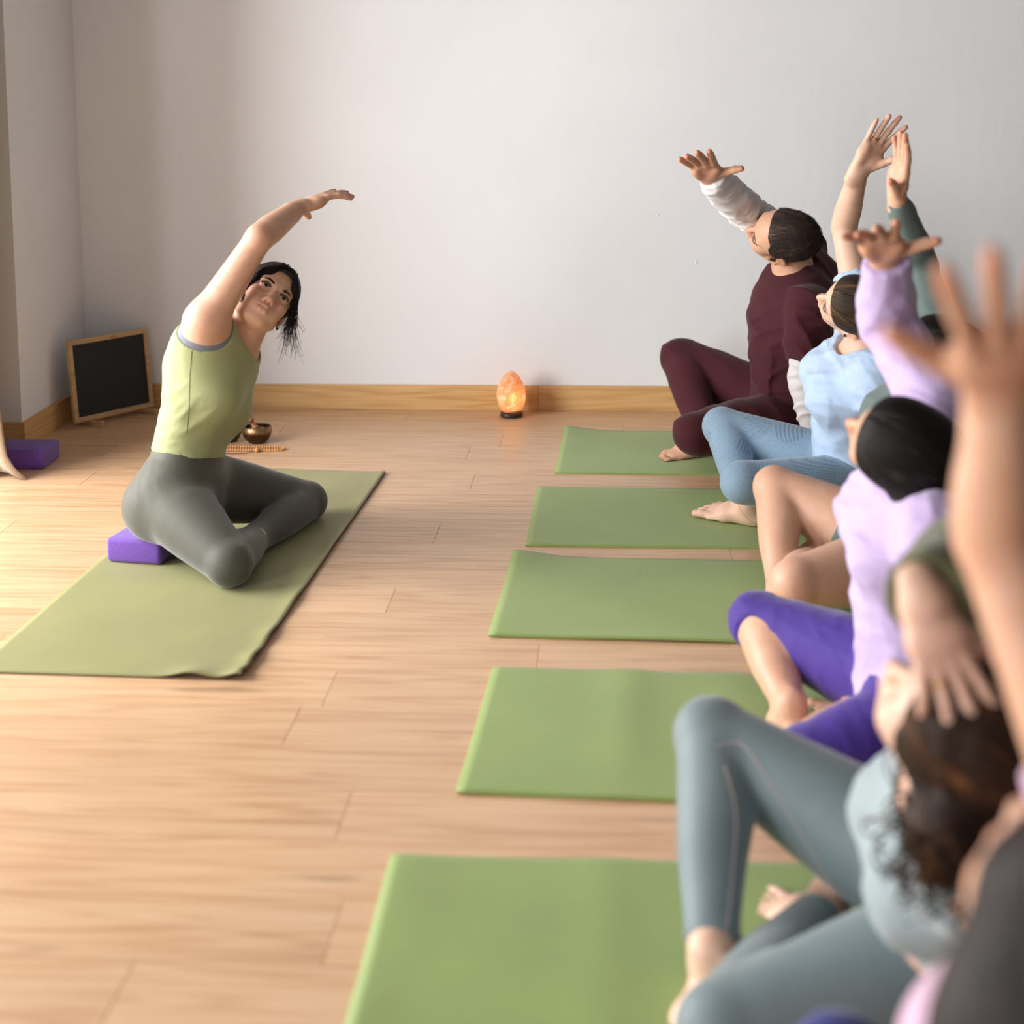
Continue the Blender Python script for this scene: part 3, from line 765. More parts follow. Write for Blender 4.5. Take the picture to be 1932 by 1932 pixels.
def head_fields(c, f, u, s=1.0, male=False, seed=0):
    R = frame(f, u); c = V3(c); s_ = s
    W = lambda x, y, z: c + s_ * (R[0] * x + R[1] * y + R[2] * z)
    E = lambda x, y, z, a, b, d, k=.015, rot=None: Ell(W(x, y, z), (a * s_, b * s_, d * s_), R if rot is None else rot @ R, k=k)
    S = lambda p, q, r0, r1, k=.008: Seg(W(*p), W(*q), r0 * s_, r1 * s_, k=k)
    j = 1.08 if male else 1.0
    pr = [E(-.014, 0, .030, .093, .0745, .084), E(.022, 0, .032, .064, .064, .070, .02), E(.030, 0, -.030, .056, .060, .070, .02),
          E(.030, 0, -.066, .048, .050 * j, .040, .02), E(.070, 0, -.092, .019, .021 * j, .016, .022)]
    for y in (-1, 1):
        pr += [E(.054, y * .042, -.022, .028, .022, .020, .02), S((.076, y * .012, .022), (.068, y * .044, .024), .013, .010, .014),
               S((.012, y * .052 * j, -.062), (.062, y * .022, -.090), .016, .014, .022),
               E(.056, y * .034, -.052, .026, .022, .024, .02)]
    # nose
    pr += [S((.081, 0, .016), (.095, 0, -.014), .0075, .0078, .010), S((.095, 0, -.014), (.1035, 0, -.031), .0078, .0095, .008), E(.1045, 0, -.033, .0105, .0095, .0090, .006)]
    for y in (-1, 1): pr += [E(.0955, y * .0110, -.0355, .0100, .0062, .0072, .006)]
    # muzzle and lips
    pr += [E(.074, 0, -.060, .024, .030, .022, .018),
           S((.0975, -.006, -.0565), (.0985, .006, -.0565), .0050, .0050, .006), S((.0975, -.006, -.0565), (.0885, -.0235, -.0605), .0050, .003, .006), S((.0985, .006, -.0565), (.0885, .0235, -.0605), .0050, .003, .006),
           S((.0955, -.009, -.0690), (.0950, .009, -.0690), .0060, .0060, .006), S((.0955, -.009, -.069), (.0875, -.0215, -.0615), .0068, .003, .006), S((.0955, .009, -.069), (.0875, .0215, -.0615), .0068, .003, .006)]
    subs = []
    for y in (-1, 1):
        subs += [E(.098, y * .033, .004, .020, .020, .0125, .014)]
        subs += [E(.1000, y * .0060, -.0425, .0055, .0032, .0042, .003)]
    subs += [S((.104, -.010, -.0625), (.104, .010, -.0625), .0026, .0026, .003), S((.104, -.010, -.0625), (.0925, -.0245, -.0615), .0026, .002, .003), S((.104, .010, -.0625), (.0925, .0245, -.0615), .0026, .002, .003)]
    lids = []
    eyes = []
    for y in (-1, 1):
        ec = (.0725, y * .0325, .0035)
        lids.append(E(*ec, .0145, .0155, .0135, .004)); eyes.append(W(*ec))
    ears = []; esub = []
    for y in (-1, 1):
        a = .35
        rot = np.array([[math.cos(a * .4), 0, -math.sin(a * .4)], [0, 1, 0], [math.sin(a * .4), 0, math.cos(a * .4)]])
        tilt = np.array([[math.cos(a), -y * math.sin(a), 0], [y * math.sin(a), math.cos(a), 0], [0, 0, 1]])
        ears += [E(-.014, y * .0775, -.004, .0185, .0070, .0305, .006, tilt @ rot), E(-.006, y * .0735, -.034, .0090, .0055, .0105, .007)]
        esub += [E(-.010, y * .0860, -.002, .0105, .0060, .0190, .005, tilt @ rot)]
    slit = []
    for y in (-1, 1): slit.append(E(.090, y * .0325, .0035, .014, .0130, .0054, .002))
    return dict(R=R, c=c, s=s_, W=W, prims=pr, subs=subs, lids=lids, slit=slit, eyes=eyes, ears=ears, esub=esub)
# ------------------------------------------------------------------ people: materials
def mat_skin(name, rgb, rough=.48):
    t = NT(name); v = t.coord(); c = lin(rgb)
    at = t.n('ShaderNodeAttribute', attribute_name='tint')
    mot = t.noise(v, 28, 5, .6); fine = t.noise(v, 420, 3, .6)
    cc = t.ramp(mot, [(.3, (c[0] * .95, c[1] * .89, c[2] * .86, 1)), (.7, (min(1, c[0] * 1.03), c[1] * 1.04, c[2] * 1.05, 1))])
    cc = t.mix(1.0, cc, at.outputs['Color'], 'MULTIPLY')
    t.set(Base_Color=cc, Roughness=rough, Normal=t.bump(fine, .18, .0008), Specular_IOR_Level=.4)
    t.set(Subsurface_Weight=.12, Subsurface_Radius=(.010, .0042, .0022)); t.b.inputs['Subsurface Scale'].default_value = 1.0
    return t.m
def mat_cloth(name, rgb, rough=.8, weave=900, sheen=.25, var=.07, bump=.25, stretch=None, heather=0.0, bands=()):
    t = NT(name); c = lin(rgb); v = t.coord()
    f = t.noise(v, 9, 4); wv = t.noise(t.coord(scale=stretch or (1, 1, 1)), weave, 2)
    cc = t.ramp(f, [(.3, tuple(x * (1 - var) for x in c[:3]) + (1,)), (.7, tuple(min(1, x * (1 + var)) for x in c[:3]) + (1,))])
    if heather:
        hf_ = t.noise(v, 260, 4, .7); cc = t.mix(t.math('MULTIPLY', t.ramp(hf_, [(.42, (0, 0, 0, 1)), (.62, (1, 1, 1, 1))]), heather), cc, tuple(min(1, x * 1.6 + .04) for x in c[:3]) + (1,))
    for (bc, br, bd, per, dots) in bands:     # knitted-in texture zones
        dist = t.n('ShaderNodeVectorMath', operation='DISTANCE'); t.l(v, dist.inputs[0]); dist.inputs[1].default_value = tuple(bc)
        msk = t.ramp(dist.outputs['Value'], [(br * .93, (1, 1, 1, 1)), (br, (0, 0, 0, 1))])
        dd = t.n('ShaderNodeVectorMath', operation='DOT_PRODUCT'); t.l(v, dd.inputs[0]); dd.inputs[1].default_value = tuple(unit(bd) * (6.2832 / per))
        w_ = t.math('SINE', dd.outputs['Value'])
        if dots:
            e_ = unit(np.cross(unit(bd), (.3, -.9, .2))); d2 = t.n('ShaderNodeVectorMath', operation='DOT_PRODUCT'); t.l(v, d2.inputs[0]); d2.inputs[1].default_value = tuple(e_ * (6.2832 / per))
            w_ = t.math('MULTIPLY', w_, t.math('SINE', d2.outputs['Value']))
        w_ = t.ramp(w_, [(.15, (0, 0, 0, 1)), (.4, (.55, .55, .55, 1))])
        cc = t.mix(t.math('MULTIPLY', w_, msk), cc, tuple(x * .42 for x in c[:3]) + (1,))
    at = t.n('ShaderNodeAttribute', attribute_name='tint')
    cc = t.mix(1.0, cc, at.outputs['Color'], 'MULTIPLY')
    return t.set(Base_Color=cc, Roughness=rough, Sheen_Weight=sheen, Sheen_Roughness=.4, Normal=t.bump(wv, bump, .0007), Specular_IOR_Level=.3)
def mat_hair(name, rgb, hi, rough=.5):
    t = NT(name); at = t.n('ShaderNodeAttribute', attribute_name='tint')
    m = t.n('ShaderNodeMapping'); m.inputs['Scale'].default_value = (60, 2.2, 1); t.l(at.outputs['Color'], m.inputs['Vector'])
    f = t.noise(m.outputs[0], 1.6, 5, .65)
    m2 = t.n('ShaderNodeMapping'); m2.inputs['Scale'].default_value = (9, 1.2, 1); t.l(at.outputs['Color'], m2.inputs['Vector'])
    f2 = t.noise(m2.outputs[0], 1.3, 3, .5)
    fc = t.math('MULTIPLY', t.math('ADD', f, f2), .5)
    c = t.ramp(fc, [(.36, lin(tuple(int(q * .6) for q in rgb))), (.52, lin(rgb)), (.68, lin(hi))])
    return t.set(Base_Color=c, Roughness=rough, Normal=t.bump(f, .7, .003), Specular_IOR_Level=.16)
def mat_eye():
    t = NT('eye'); v = t.coord('Object')
    nr = t.n('ShaderNodeVectorMath', operation='NORMALIZE'); t.l(v, nr.inputs[0])
    sp = t.n('ShaderNodeSeparateXYZ'); t.l(nr.outputs[0], sp.inputs[0])
    c = t.ramp(sp.outputs[0], [(.0, lin((206, 192, 182))), (.845, lin((204, 192, 184))), (.865, lin((34, 22, 16))), (.90, lin((66, 42, 28))), (.962, lin((52, 33, 22))), (.97, lin((6, 5, 5)))])
    return t.set(Base_Color=c, Roughness=.08, Specular_IOR_Level=.6)
M['eye'] = mat_eye()

# ------------------------------------------------------------------ people: strands
def tubes_mesh(name, lines, r0, r1, sides=3):
    vs_, fs, tint = [], [], []; o = 0
    for li, ln in enumerate(lines):
        ln = np.asarray(ln); n = len(ln)
        tg = np.gradient(ln, axis=0); tg /= np.linalg.norm(tg, axis=1)[:, None] + 1e-9
        a = np.cross(tg, (0.31, .52, .79)); a /= np.linalg.norm(a, axis=1)[:, None] + 1e-9; b = np.cross(tg, a)
        rr = np.linspace(1, 0, n) ** .7 * (r0 - r1) + r1
        for k in range(sides):
            an = 2 * math.pi * k / sides; vs_.append(ln + (a * math.cos(an) + b * math.sin(an)) * rr[:, None])
        base = o + np.arange(n - 1)
        for k in range(sides):
            k2 = (k + 1) % sides
            fs.append(np.stack([base + k * n, base + k2 * n, base + k2 * n + 1, base + k * n + 1], 1))
        t = np.zeros((n * sides, 3)); t[:, 0] = (li * .618) % 1; t[:, 1] = np.tile(np.linspace(0, 1, n), sides); tint.append(t)
        o += n * sides
    v = np.concatenate(vs_); q = np.concatenate(fs); tt = np.concatenate(tint)
    return np_mesh(name, [(v, q)], lambda p: tt)

# ------------------------------------------------------------------ people: body
def limb(pts, rad, n=9, k=.0):
    p = spline(pts, n); r = spline([(x,) for x in rad], n)[:, 0]
    return [Seg(p[i], p[i + 1], float(r[i]), float(r[i + 1]), k=k) for i in range(n - 1)]
class Human:
    def __init__(s, name, label, J, sc=1.0, male=False, skin=None, vox=.0055, fine=.003, seed=1):
        s.J = J; s.sc = sc; s.male = male; s.skin = skin; s.vox = vox; s.fine = fine; s.seed = seed
        s.root = empty(name, tuple(J['pel'][:2]) + (0.0,)); tag(s.root, label, 'person')
        s.parts = {}; s.build()
    def build(s):
        J, k = s.J, s.sc; G = lambda n: V3(J[n])
        pel, wa, ch, nk = G('pel'), G('waist'), G('chest'), G('neck')
        pl = unit(J.get('pleft', (0, -1, 0))); cl = unit(J['cleft']) if 'cleft' in J else unit(G('shL') - G('shR'))
        up0 = unit(wa - pel); pf = unit(np.cross(pl, up0)) * 1.0
        cf = unit(np.cross(cl, unit(nk - ch)))
        s.pl, s.cl, s.pf, s.cf, s.up0 = pl, cl, pf, cf, up0
        m = s.male; w = J.get('width', 1.0)
        base = [(pel - up0 * .035, .135, .105), (pel + up0 * .035, .162 if not m else .158, .112 if not m else .112),
                (pel * .45 + wa * .55, .138 if not m else .15, .096 if not m else .108), (wa, .122 if not m else .146, .088 if not m else .106),
                (wa * .45 + ch * .55, .130 if not m else .152, .093 if not m else .112), (ch, .142 if not m else .166, .104 if not m else .118),
                (ch * .45 + nk * .55, .138 if not m else .165, .090 if not m else .100), (ch * .1 + nk * .9 - unit(nk - ch) * .015, .085, .062)]
        ps = spline([b[0] for b in base], 13); ra = np.interp(np.linspace(0, 7, 13), range(8), [b[1] for b in base]); rb = np.interp(np.linspace(0, 7, 13), range(8), [b[2] for b in base])
        lat = [unit(pl * (1 - t) + cl * t) for t in np.clip(np.linspace(-.15, 1.1, 13), 0, 1)]
        T = [Seg(ps[i], ps[i + 1], (ra[i] * k * w, rb[i] * k * w), (ra[i + 1] * k * w, rb[i + 1] * k * w), lat[i], lat[i + 1], k=.0, cap=.9) for i in range(12)]
        s.spine = ps
        hipR, hipL = pel - pl * .088 * k, pel + pl * .088 * k
        glut = [Ell(pel + sd * pl * .075 * k - pf * .035 * k - up0 * .02, (.098 * k, .092 * k, .098 * k), k=.03) for sd in (-1, 1)]
        bust = []
        if not m:
            bs = J.get('bust', 1.0)
            for sd in (-1, 1): bust.append(Ell(ch + cf * .070 * k + cl * sd * .066 * k - unit(nk - ch) * .012, (.058 * k * bs, .058 * k * bs, .056 * k * bs), k=.055))
        H = head_fields(G('head'), J['hf'], J['hu'], k * (1.03 if m else .98) * J.get('hs', 1), m); s.H = H
        hn = H['W'](-.018, 0, -.045); nr = .057 if m else .049
        neck = [Seg(nk - unit(hn - nk) * .02, nk * .5 + hn * .5, nr * k * 1.12, nr * k, k=.03), Seg(nk * .5 + hn * .5, hn, nr * k, nr * k * 1.02, k=.03)]
        trap = []
        for sd in 'RL':
            sh = G('sh' + sd)
            trap.append(Seg(nk * .9 + ch * .1, sh, .052 * k, .047 * k, k=.035))
            trap.append(Seg(ch + (sh - ch) * .35, sh, .075 * k, .046 * k, k=.035))
        trap += [Ell(V3(c_), (r_,) * 3, k=.04) for c_, r_ in J.get('mass', [])]
        s.parts.update(torso=T, glut=glut, bust=bust, neck=neck, trap=trap)
        for sd, hip in (('R', hipR), ('L', hipL)):
            kn, an = G('kn' + sd), G('an' + sd); tl = J.get('leg', 1.0) * k * (1.04 if m else 1)
            back = unit((hip + an) / 2 - kn)
            s.parts['thigh' + sd] = limb([hip, hip * .66 + kn * .34, hip * .33 + kn * .67, kn], [.096 * tl, .086 * tl, .070 * tl, .054 * tl], 8)
            ax = unit(an - kn)
            c1 = kn * .72 + an * .28 + (back - ax * (back @ ax)) * .012
            s.parts['shin' + sd] = limb([kn, c1, kn * .45 + an * .55, kn * .2 + an * .8, an], [.052 * tl, .0555 * tl, .047 * tl, .0365 * tl, .0325 * tl], 9)
            fp, toes = foot(an, J['ft' + sd][0], J['ft' + sd][1], 1 if sd == 'R' else -1, k * (1.06 if m else .95))
            s.parts['foot' + sd] = fp; s.parts['toes' + sd] = toes
            s.parts['knee' + sd] = [Ell(kn - back * .014, (.046 * tl,) * 3, k=.02)]
        for sd in 'RL':
            sh, el, wr = G('sh' + sd), G('el' + sd), G('wr' + sd); al = J.get('arm', 1.0) * k * (1.14 if m else 1)
            hs_ = J['hd' + sd]
            pa, fi, tips, hf = hand(wr, hs_['d'], hs_['n'], 1 if sd == 'R' else -1, hs_.get('curl', (.25, .2, .22, .28, .35)), hs_.get('spread', .1), k * (1.08 if m else .98) * hs_.get('s', 1), hs_.get('thumb', (.9, .35)), hs_.get('fan', 0), 1.18 if m else 1.05)
            s.parts['uarm' + sd] = limb([sh, sh * .66 + el * .34, sh * .33 + el * .67, el], [.053 * al, .0475 * al, .0415 * al, .037 * al], 8)
            hb = unit(el - (sh + wr) / 2)
            s.parts['farm' + sd] = [Ell(el + hb * .012, (.026 * al,) * 3, k=.02), *limb([el, el * .75 + wr * .25, el * .45 + wr * .55, el * .2 + wr * .8], [.0370 * al, .0405 * al, .0350 * al, .0300 * al], 7),
                                    Seg(el * .22 + wr * .78, wr, (.0302 * al, .0298 * al), (.0275 * al, .0205 * al), hf['t'], k=.006)]
            s.parts['palm' + sd] = pa; s.parts['fing' + sd] = fi
            setattr(s, 'hand' + sd, hf); setattr(s, 'tips' + sd, tips)
        s.hip = dict(R=hipR, L=hipL)
        F = Field(); P_ = s.parts
        F.add(P_['torso'] + P_['glut'] + P_['bust'] + P_['trap'] + P_['neck'])
        for sd in 'RL':
            F.add(P_['uarm' + sd], k=.035); F.add(P_['farm' + sd], k=.012); F.add(P_['palm' + sd], k=.012)
            for f in P_['fing' + sd]: F.add(f, k=.004)
            F.add(P_['thigh' + sd], k=.03); F.add(P_['shin' + sd] + P_['knee' + sd], k=.010); F.add(P_['foot' + sd], k=.012)
            for t in P_['toes' + sd]: F.add(t, k=.004)
        F.add(H['prims'], k=.016, subs=H['subs']); F.add(H['lids'], k=.003, subs=H['slit']); F.add(H['ears'], k=.006, subs=H['esub'])
        s.F = F; F.cuts += s.base_cuts(.0)
        s.regions = []
    def base_cuts(s, d):
        return [floor_cut(s.J.get('ground', .0068) - d)] + ([box_cut(*s.J['block'][:2], s.J['block'][2] + .005, s.J['block'][3] + .005, s.J['block'][4] - d)] if 'block' in s.J else [])
    def region(s, kind):
        k = s.sc
        if kind == 'head':
            c = s.H['c']; R = s.H['R']; pt = s.H['W'](-.02, 0, -.128); return c + R[2] * .005, .165 * k, pt, R[2]
        if kind[:4] == 'hand':
            h = getattr(s, 'hand' + kind[4]); return h['wr'] + h['d'] * .09 * k, .135 * k, h['wr'] - h['d'] * .004, h['d']
        sd = kind[4]; an = V3(s.J['an' + sd]); d = unit(s.J['ft' + sd][0]); u = unit(s.J['ft' + sd][1])
        return an + d * .065 - u * .03, .15 * k, an + d * .0 , unit(d - u)
    def make_body(s, fine=('head', 'handR'), drop=None):
        lo, hi = s.F.bounds(); parts = []
        v, q = polygonise(s.F, s.vox, lo, hi)
        regs = [s.region(f) for f in fine]
        def inside(v, r): c, rad, pt, n = r; return np.minimum(rad - np.linalg.norm(v - c, axis=1), (v - pt) @ n)
        keep = np.ones(len(v), bool)
        for r in regs:
            di = inside(v, r); keep &= di < .0095; m = (di > -.002) & (di < .02)      # tuck the coarse rim under the fine skin
            if m.any():
                p = v[m].astype(F32); e = .0015; gr = np.stack([s.F.ev(p + np.array(x, F32)) - s.F.ev(p - np.array(x, F32)) for x in ((e, 0, 0), (0, e, 0), (0, 0, e))], 1)
                v[m] -= gr / (np.linalg.norm(gr, axis=1)[:, None] + 1e-9) * (np.clip((di[m] + .001) / .004, 0, 1) * .0009)[:, None]
        parts.append(crop(v, q, keep))
        for f, r in zip(fine, regs):
            vx = s.fine
            fv, fq = polygonise(s.F, vx, r[0] - r[1] - .01, r[0] + r[1] + .01, smooth=2 if vx > .0028 else 2)
            parts.append(crop(fv, fq, inside(fv, r) > -.0012))
        tints = []
        H = s.H; W = H['W']; hk = H['s']
        for y in (-.014, -.005, .005, .014):
            tints += [(W(.098, y, -.0565), .0058 * hk, (.88, .56, .56), .8), (W(.096, y, -.069), .0062 * hk, (.88, .56, .56), .8)]
        tints += [(W(.112, 0, -.034), .016 * hk, (1, .84, .80), .7)]
        for y in (-1, 1): tints += [(W(.072, y * .042, -.03), .026 * hk, (1, .88, .84), .6), (W(-.014, y * .08, -.005), .035 * hk, (1, .80, .76), .7)]
        for sd in 'RL':
            for (tp, dv, up, r) in getattr(s, 'tips' + sd):
                tints += [(tp, .017, (1.0, .74, .70), .75), (tp + up * r * .95 + dv * r * .1, .0058, (1.06, .96, .94), .9)]
            h = getattr(s, 'hand' + sd); tints += [(h['wr'] + h['d'] * .06 + h['n'] * .02, .045, (1.02, .86, .82), .6)]
            for t in s.parts['toes' + sd]: tints += [(t[1].b, .016, (1, .78, .74), .7)]
            tints += [(V3(s.J['kn' + sd]), .06, (1, .88, .85), .4), (V3(s.J['el' + sd]), .05, (1, .88, .85), .4)]
        tints += s.J.get('tints', [])
        def colour(p):
            out = np.ones((len(p), 3))
            for c, r, rgb, a in tints:
                d2 = ((p - c) ** 2).sum(1); m = d2 < (2.6 * r) ** 2
                wgt = (np.exp(-(d2[m] / (r * r)) ** 1.5) * a)[:, None]
                out[m] = out[m] * (1 - wgt) + np.array(rgb) * wgt
            return out
        o = np.array(s.root.location)
        me = np_mesh('body', parts, colour); s.body = s.child('body', me, s.skin)
        # eyes
        if 'head' in fine:
            gz = unit(s.J.get('gaze', s.J['hf'])); R = frame(gz, s.J['hu'])
            for c in s.H['eyes']:
                b = bmesh.new(); bmesh.ops.create_uvsphere(b, u_segments=24, v_segments=14, radius=.0127 * hk)
                e = bm_obj('eye', b, M['eye'], s.body, True)
                m4 = Matrix(((R[0][0], R[1][0], R[2][0], c[0] - o[0]), (R[0][1], R[1][1], R[2][1], c[1] - o[1]), (R[0][2], R[1][2], R[2][2], c[2] - o[2]), (0, 0, 0, 1)))
                e.matrix_local = m4
    def child(s, name, me, mat, label=None, parent=None):
        off = Vector(s.root.location)
        me.transform(Matrix.Translation(-off))
        o = link(name, me, mat, parent or s.root)
        if label: o['label'] = label
        return o
    def cloth(s, name, F, mat, vox=None, label=None, colour=None):
        F.cuts += s.base_cuts(.0008)
        v, q = polygonise(F, vox or s.vox, smooth=1)
        me = np_mesh(name, [(v, q)], colour or (lambda p: np.ones((len(p), 3))))
        return s.child(name, me, mat, label)
    # ---- garments
    def bottoms(s, off=.004, hem=None, rise=.6, disp=None, vox=None, extra=.0, flare=0.0):
        """hem: dict side -> fraction along the shin (1 = ankle), or negative = fraction back up the thigh"""
        J, P_ = s.J, s.parts; F = Field()
        wp = V3(J['pel']) * (1 - rise) + V3(J['waist']) * rise
        F.add(P_['torso'] + P_['glut'], off + extra, [plane(wp, s.up0)])
        for sd in 'RL':
            kn, an, hip = V3(J['kn' + sd]), V3(J['an' + sd]), s.hip[sd]; h = hem[sd]
            if h > 0:
                F.add(P_['thigh' + sd], off, k=.03)
                F.add(P_['shin' + sd] + P_['knee' + sd], off, [plane(kn + (an - kn) * h, an - kn)], k=.012)
            else:
                F.add(P_['thigh' + sd], off, [plane(kn + (hip - kn) * (-h), kn - hip)], k=.03)
        F.disp = disp; return F
    def top(s, off=.006, hem=.25, sleeve=None, neck_r=.075, neck_off=(0, 0, 0), disp=None, bust=True, extra=None, shoulder=True, kk=.03, neck_up=.005):
        """hem: fraction pelvis->waist where the shirt ends; sleeve: dict side -> length in arm units (1 = elbow, 2 = wrist)"""
        J, P_ = s.J, s.parts; F = Field()
        hp = V3(J['pel']) * (1 - hem) + V3(J['waist']) * hem
        F.add(P_['torso'] + P_['bust'] + (P_['glut'] if hem < .4 else []), off, [plane(hp, -s.up0)])
        if shoulder: F.add(P_['trap'], off, k=.035)
        for sd, ln in (sleeve or {}).items():
            sh, el, wr = V3(J['sh' + sd]), V3(J['el' + sd]), V3(J['wr' + sd]); so = (extra or {}).get(sd, off)
            if ln <= 1:
                F.add(P_['uarm' + sd], so, [plane(sh + (el - sh) * ln, el - sh)], k=kk)
            else:
                F.add(P_['uarm' + sd], so, k=kk); F.add(P_['farm' + sd], so, [plane(el + (wr - el) * (ln - 1), wr - el)], k=.015)
        nk, hn = V3(J['neck']), s.H['W'](-.02, 0, -.05)
        ax = unit(hn - nk); c = nk + V3(neck_off)
        F.subs.append(Seg(c + ax * neck_up, c + ax * .12, neck_r, neck_r * 1.05, k=.006))
        F.disp = disp; return F
    # ---- hair
    def hair_cap(s, thick=.009, front=(.080, .074), ear=(.012, -.012), nape=(-.085, -.072), extra=(), disp=None, back_to=(-.11, 0, -.03), vox=None, sub=()):
        H = s.H; W = H['W']; R = H['R']; k = H['s']
        F = Field()
        fx, fz = front; ex, ez = ear; nx, nz = nape
        nA = R[0] * (fz - ez) - R[2] * (fx - ex)
        nB = R[0] * (ez - nz) - R[2] * (ex - nx)
        F.add(H['prims'][:2], thick * k, [plane(W(fx, 0, fz), nA), plane(W(ex, 0, ez), nB)])
        for e in extra: F.add(e, 0, k=.02)
        F.subs += list(sub)
        F.disp = disp
        return F
    def hair_coord(s, pole=(-.11, 0, -.03)):
        """strand coordinates: x across the hair, y along it"""
        H = s.H; c = H['c']; R = H['R']; k = H['s']; pole = V3(pole)
        ax = unit(pole); a1 = unit(np.cross(ax, (0, 1, 0))); a2 = np.cross(ax, a1)
        def f(p):
            l = ((p - c) @ R.T) / k
            return np.stack([np.arctan2(l @ a2, l @ a1) / 6.283 + .5, (l @ ax) * 6 + .5, np.zeros(len(p))], 1)
        return f
    def hair(s, F, mat, pole=(-.11, 0, -.03), vox=None, name='hair'):
        v, q = polygonise(F, vox or s.fine, smooth=1)
        return s.child(name, np_mesh(name, [(v, q)], s.hair_coord(pole)), mat)
    def strands(s, name, lines, mat, r0=.0007, r1=.0002, sides=3, parent=None):
        return s.child(name, tubes_mesh(name, lines, r0, r1, sides), mat, None, parent)
    def seam(s, name, F, pts, mat, r=.0011, parent=None):
        """stitched line lying on a garment; pts are space points near it, cast in from the room side"""
        o = np.array((0, 0, 1.31583)); L = []
        for p in spline(pts, 40):
            d = unit(p - o); t = np.linalg.norm(p - o); h = raycast(F, o, d, t - .35, t + .35, 500)
            if h is not None: L.append(h)
        if len(L) > 3: return s.child(name, tubes_mesh(name, [np.array(L)], r, r, 5), mat, None, parent)
    def local(s, *p): return s.H['W'](*p)
    def brows(s, mat, dens=60, thick=1.0):
        r = np.random.default_rng(s.seed); W = s.H['W']
        for y in (-1, 1):
            L = []
            for i in range(dens):
                t = r.uniform(0, 1); yy = .014 + .036 * t; zz = .0195 + .0065 * math.sin(t * 2.7) - .002 * t + r.normal() * .0014 * thick * (1.25 - t); xx = .0905 - .016 * t ** 2
                a = np.array((xx, y * yy, zz)); d = np.array((-.001 - .004 * t, y * (.006 + .003 * t), .003 * (1 - 1.3 * t)))
                L.append([W(*(a + d * q)) for q in (0, .5, 1)])
            s.strands('eyebrow', L, mat, .0008, .0003, 3, s.body)
            L = []
            for i in range(34):
                a = -1.15 + 2.3 * i / 33; q = np.array((.0725 + .0147 * math.cos(a) * .93, y * .0325 + .0150 * math.sin(a), .0035 + .0052 * math.cos(a * 1.2)))
                o_ = np.array((.006 * math.cos(a), .005 * math.sin(a), .0035))
                L.append([W(*q), W(*(q + o_ * .5)), W(*(q + o_ + (0, 0, .0015)))])
            s.strands('eyelashes', L, mat, .0006, .0003, 3, s.body)
def around_head(H, pts, n=14):
    return spline([H['W'](*p) for p in pts], n)
# ------------------------------------------------------------------ people
M['skin_fair'] = mat_skin('skin_fair', (222, 184, 160))
M['skin_tan'] = mat_skin('skin_tan', (204, 160, 132))
M['skin_warm'] = mat_skin('skin_warm', (212, 168, 142))
M['hair_black'] = mat_hair('hair_black', (22, 18, 18), (58, 52, 52))
M['hair_dark'] = mat_hair('hair_dark', (30, 22, 22), (72, 56, 54))
M['hair_brown'] = mat_hair('hair_brown', (58, 44, 32), (128, 98, 62))
M['hair_curl'] = mat_hair('hair_curl', (46, 30, 20), (118, 78, 40))
M['hair_short'] = mat_hair('hair_short', (62, 50, 45), (122, 100, 88), .6)
M['metal_gold'] = mat_plain('gold', (214, 172, 92), .25, 1.0)
M['metal_silver'] = mat_plain('silver', (200, 200, 205), .2, 1.0)

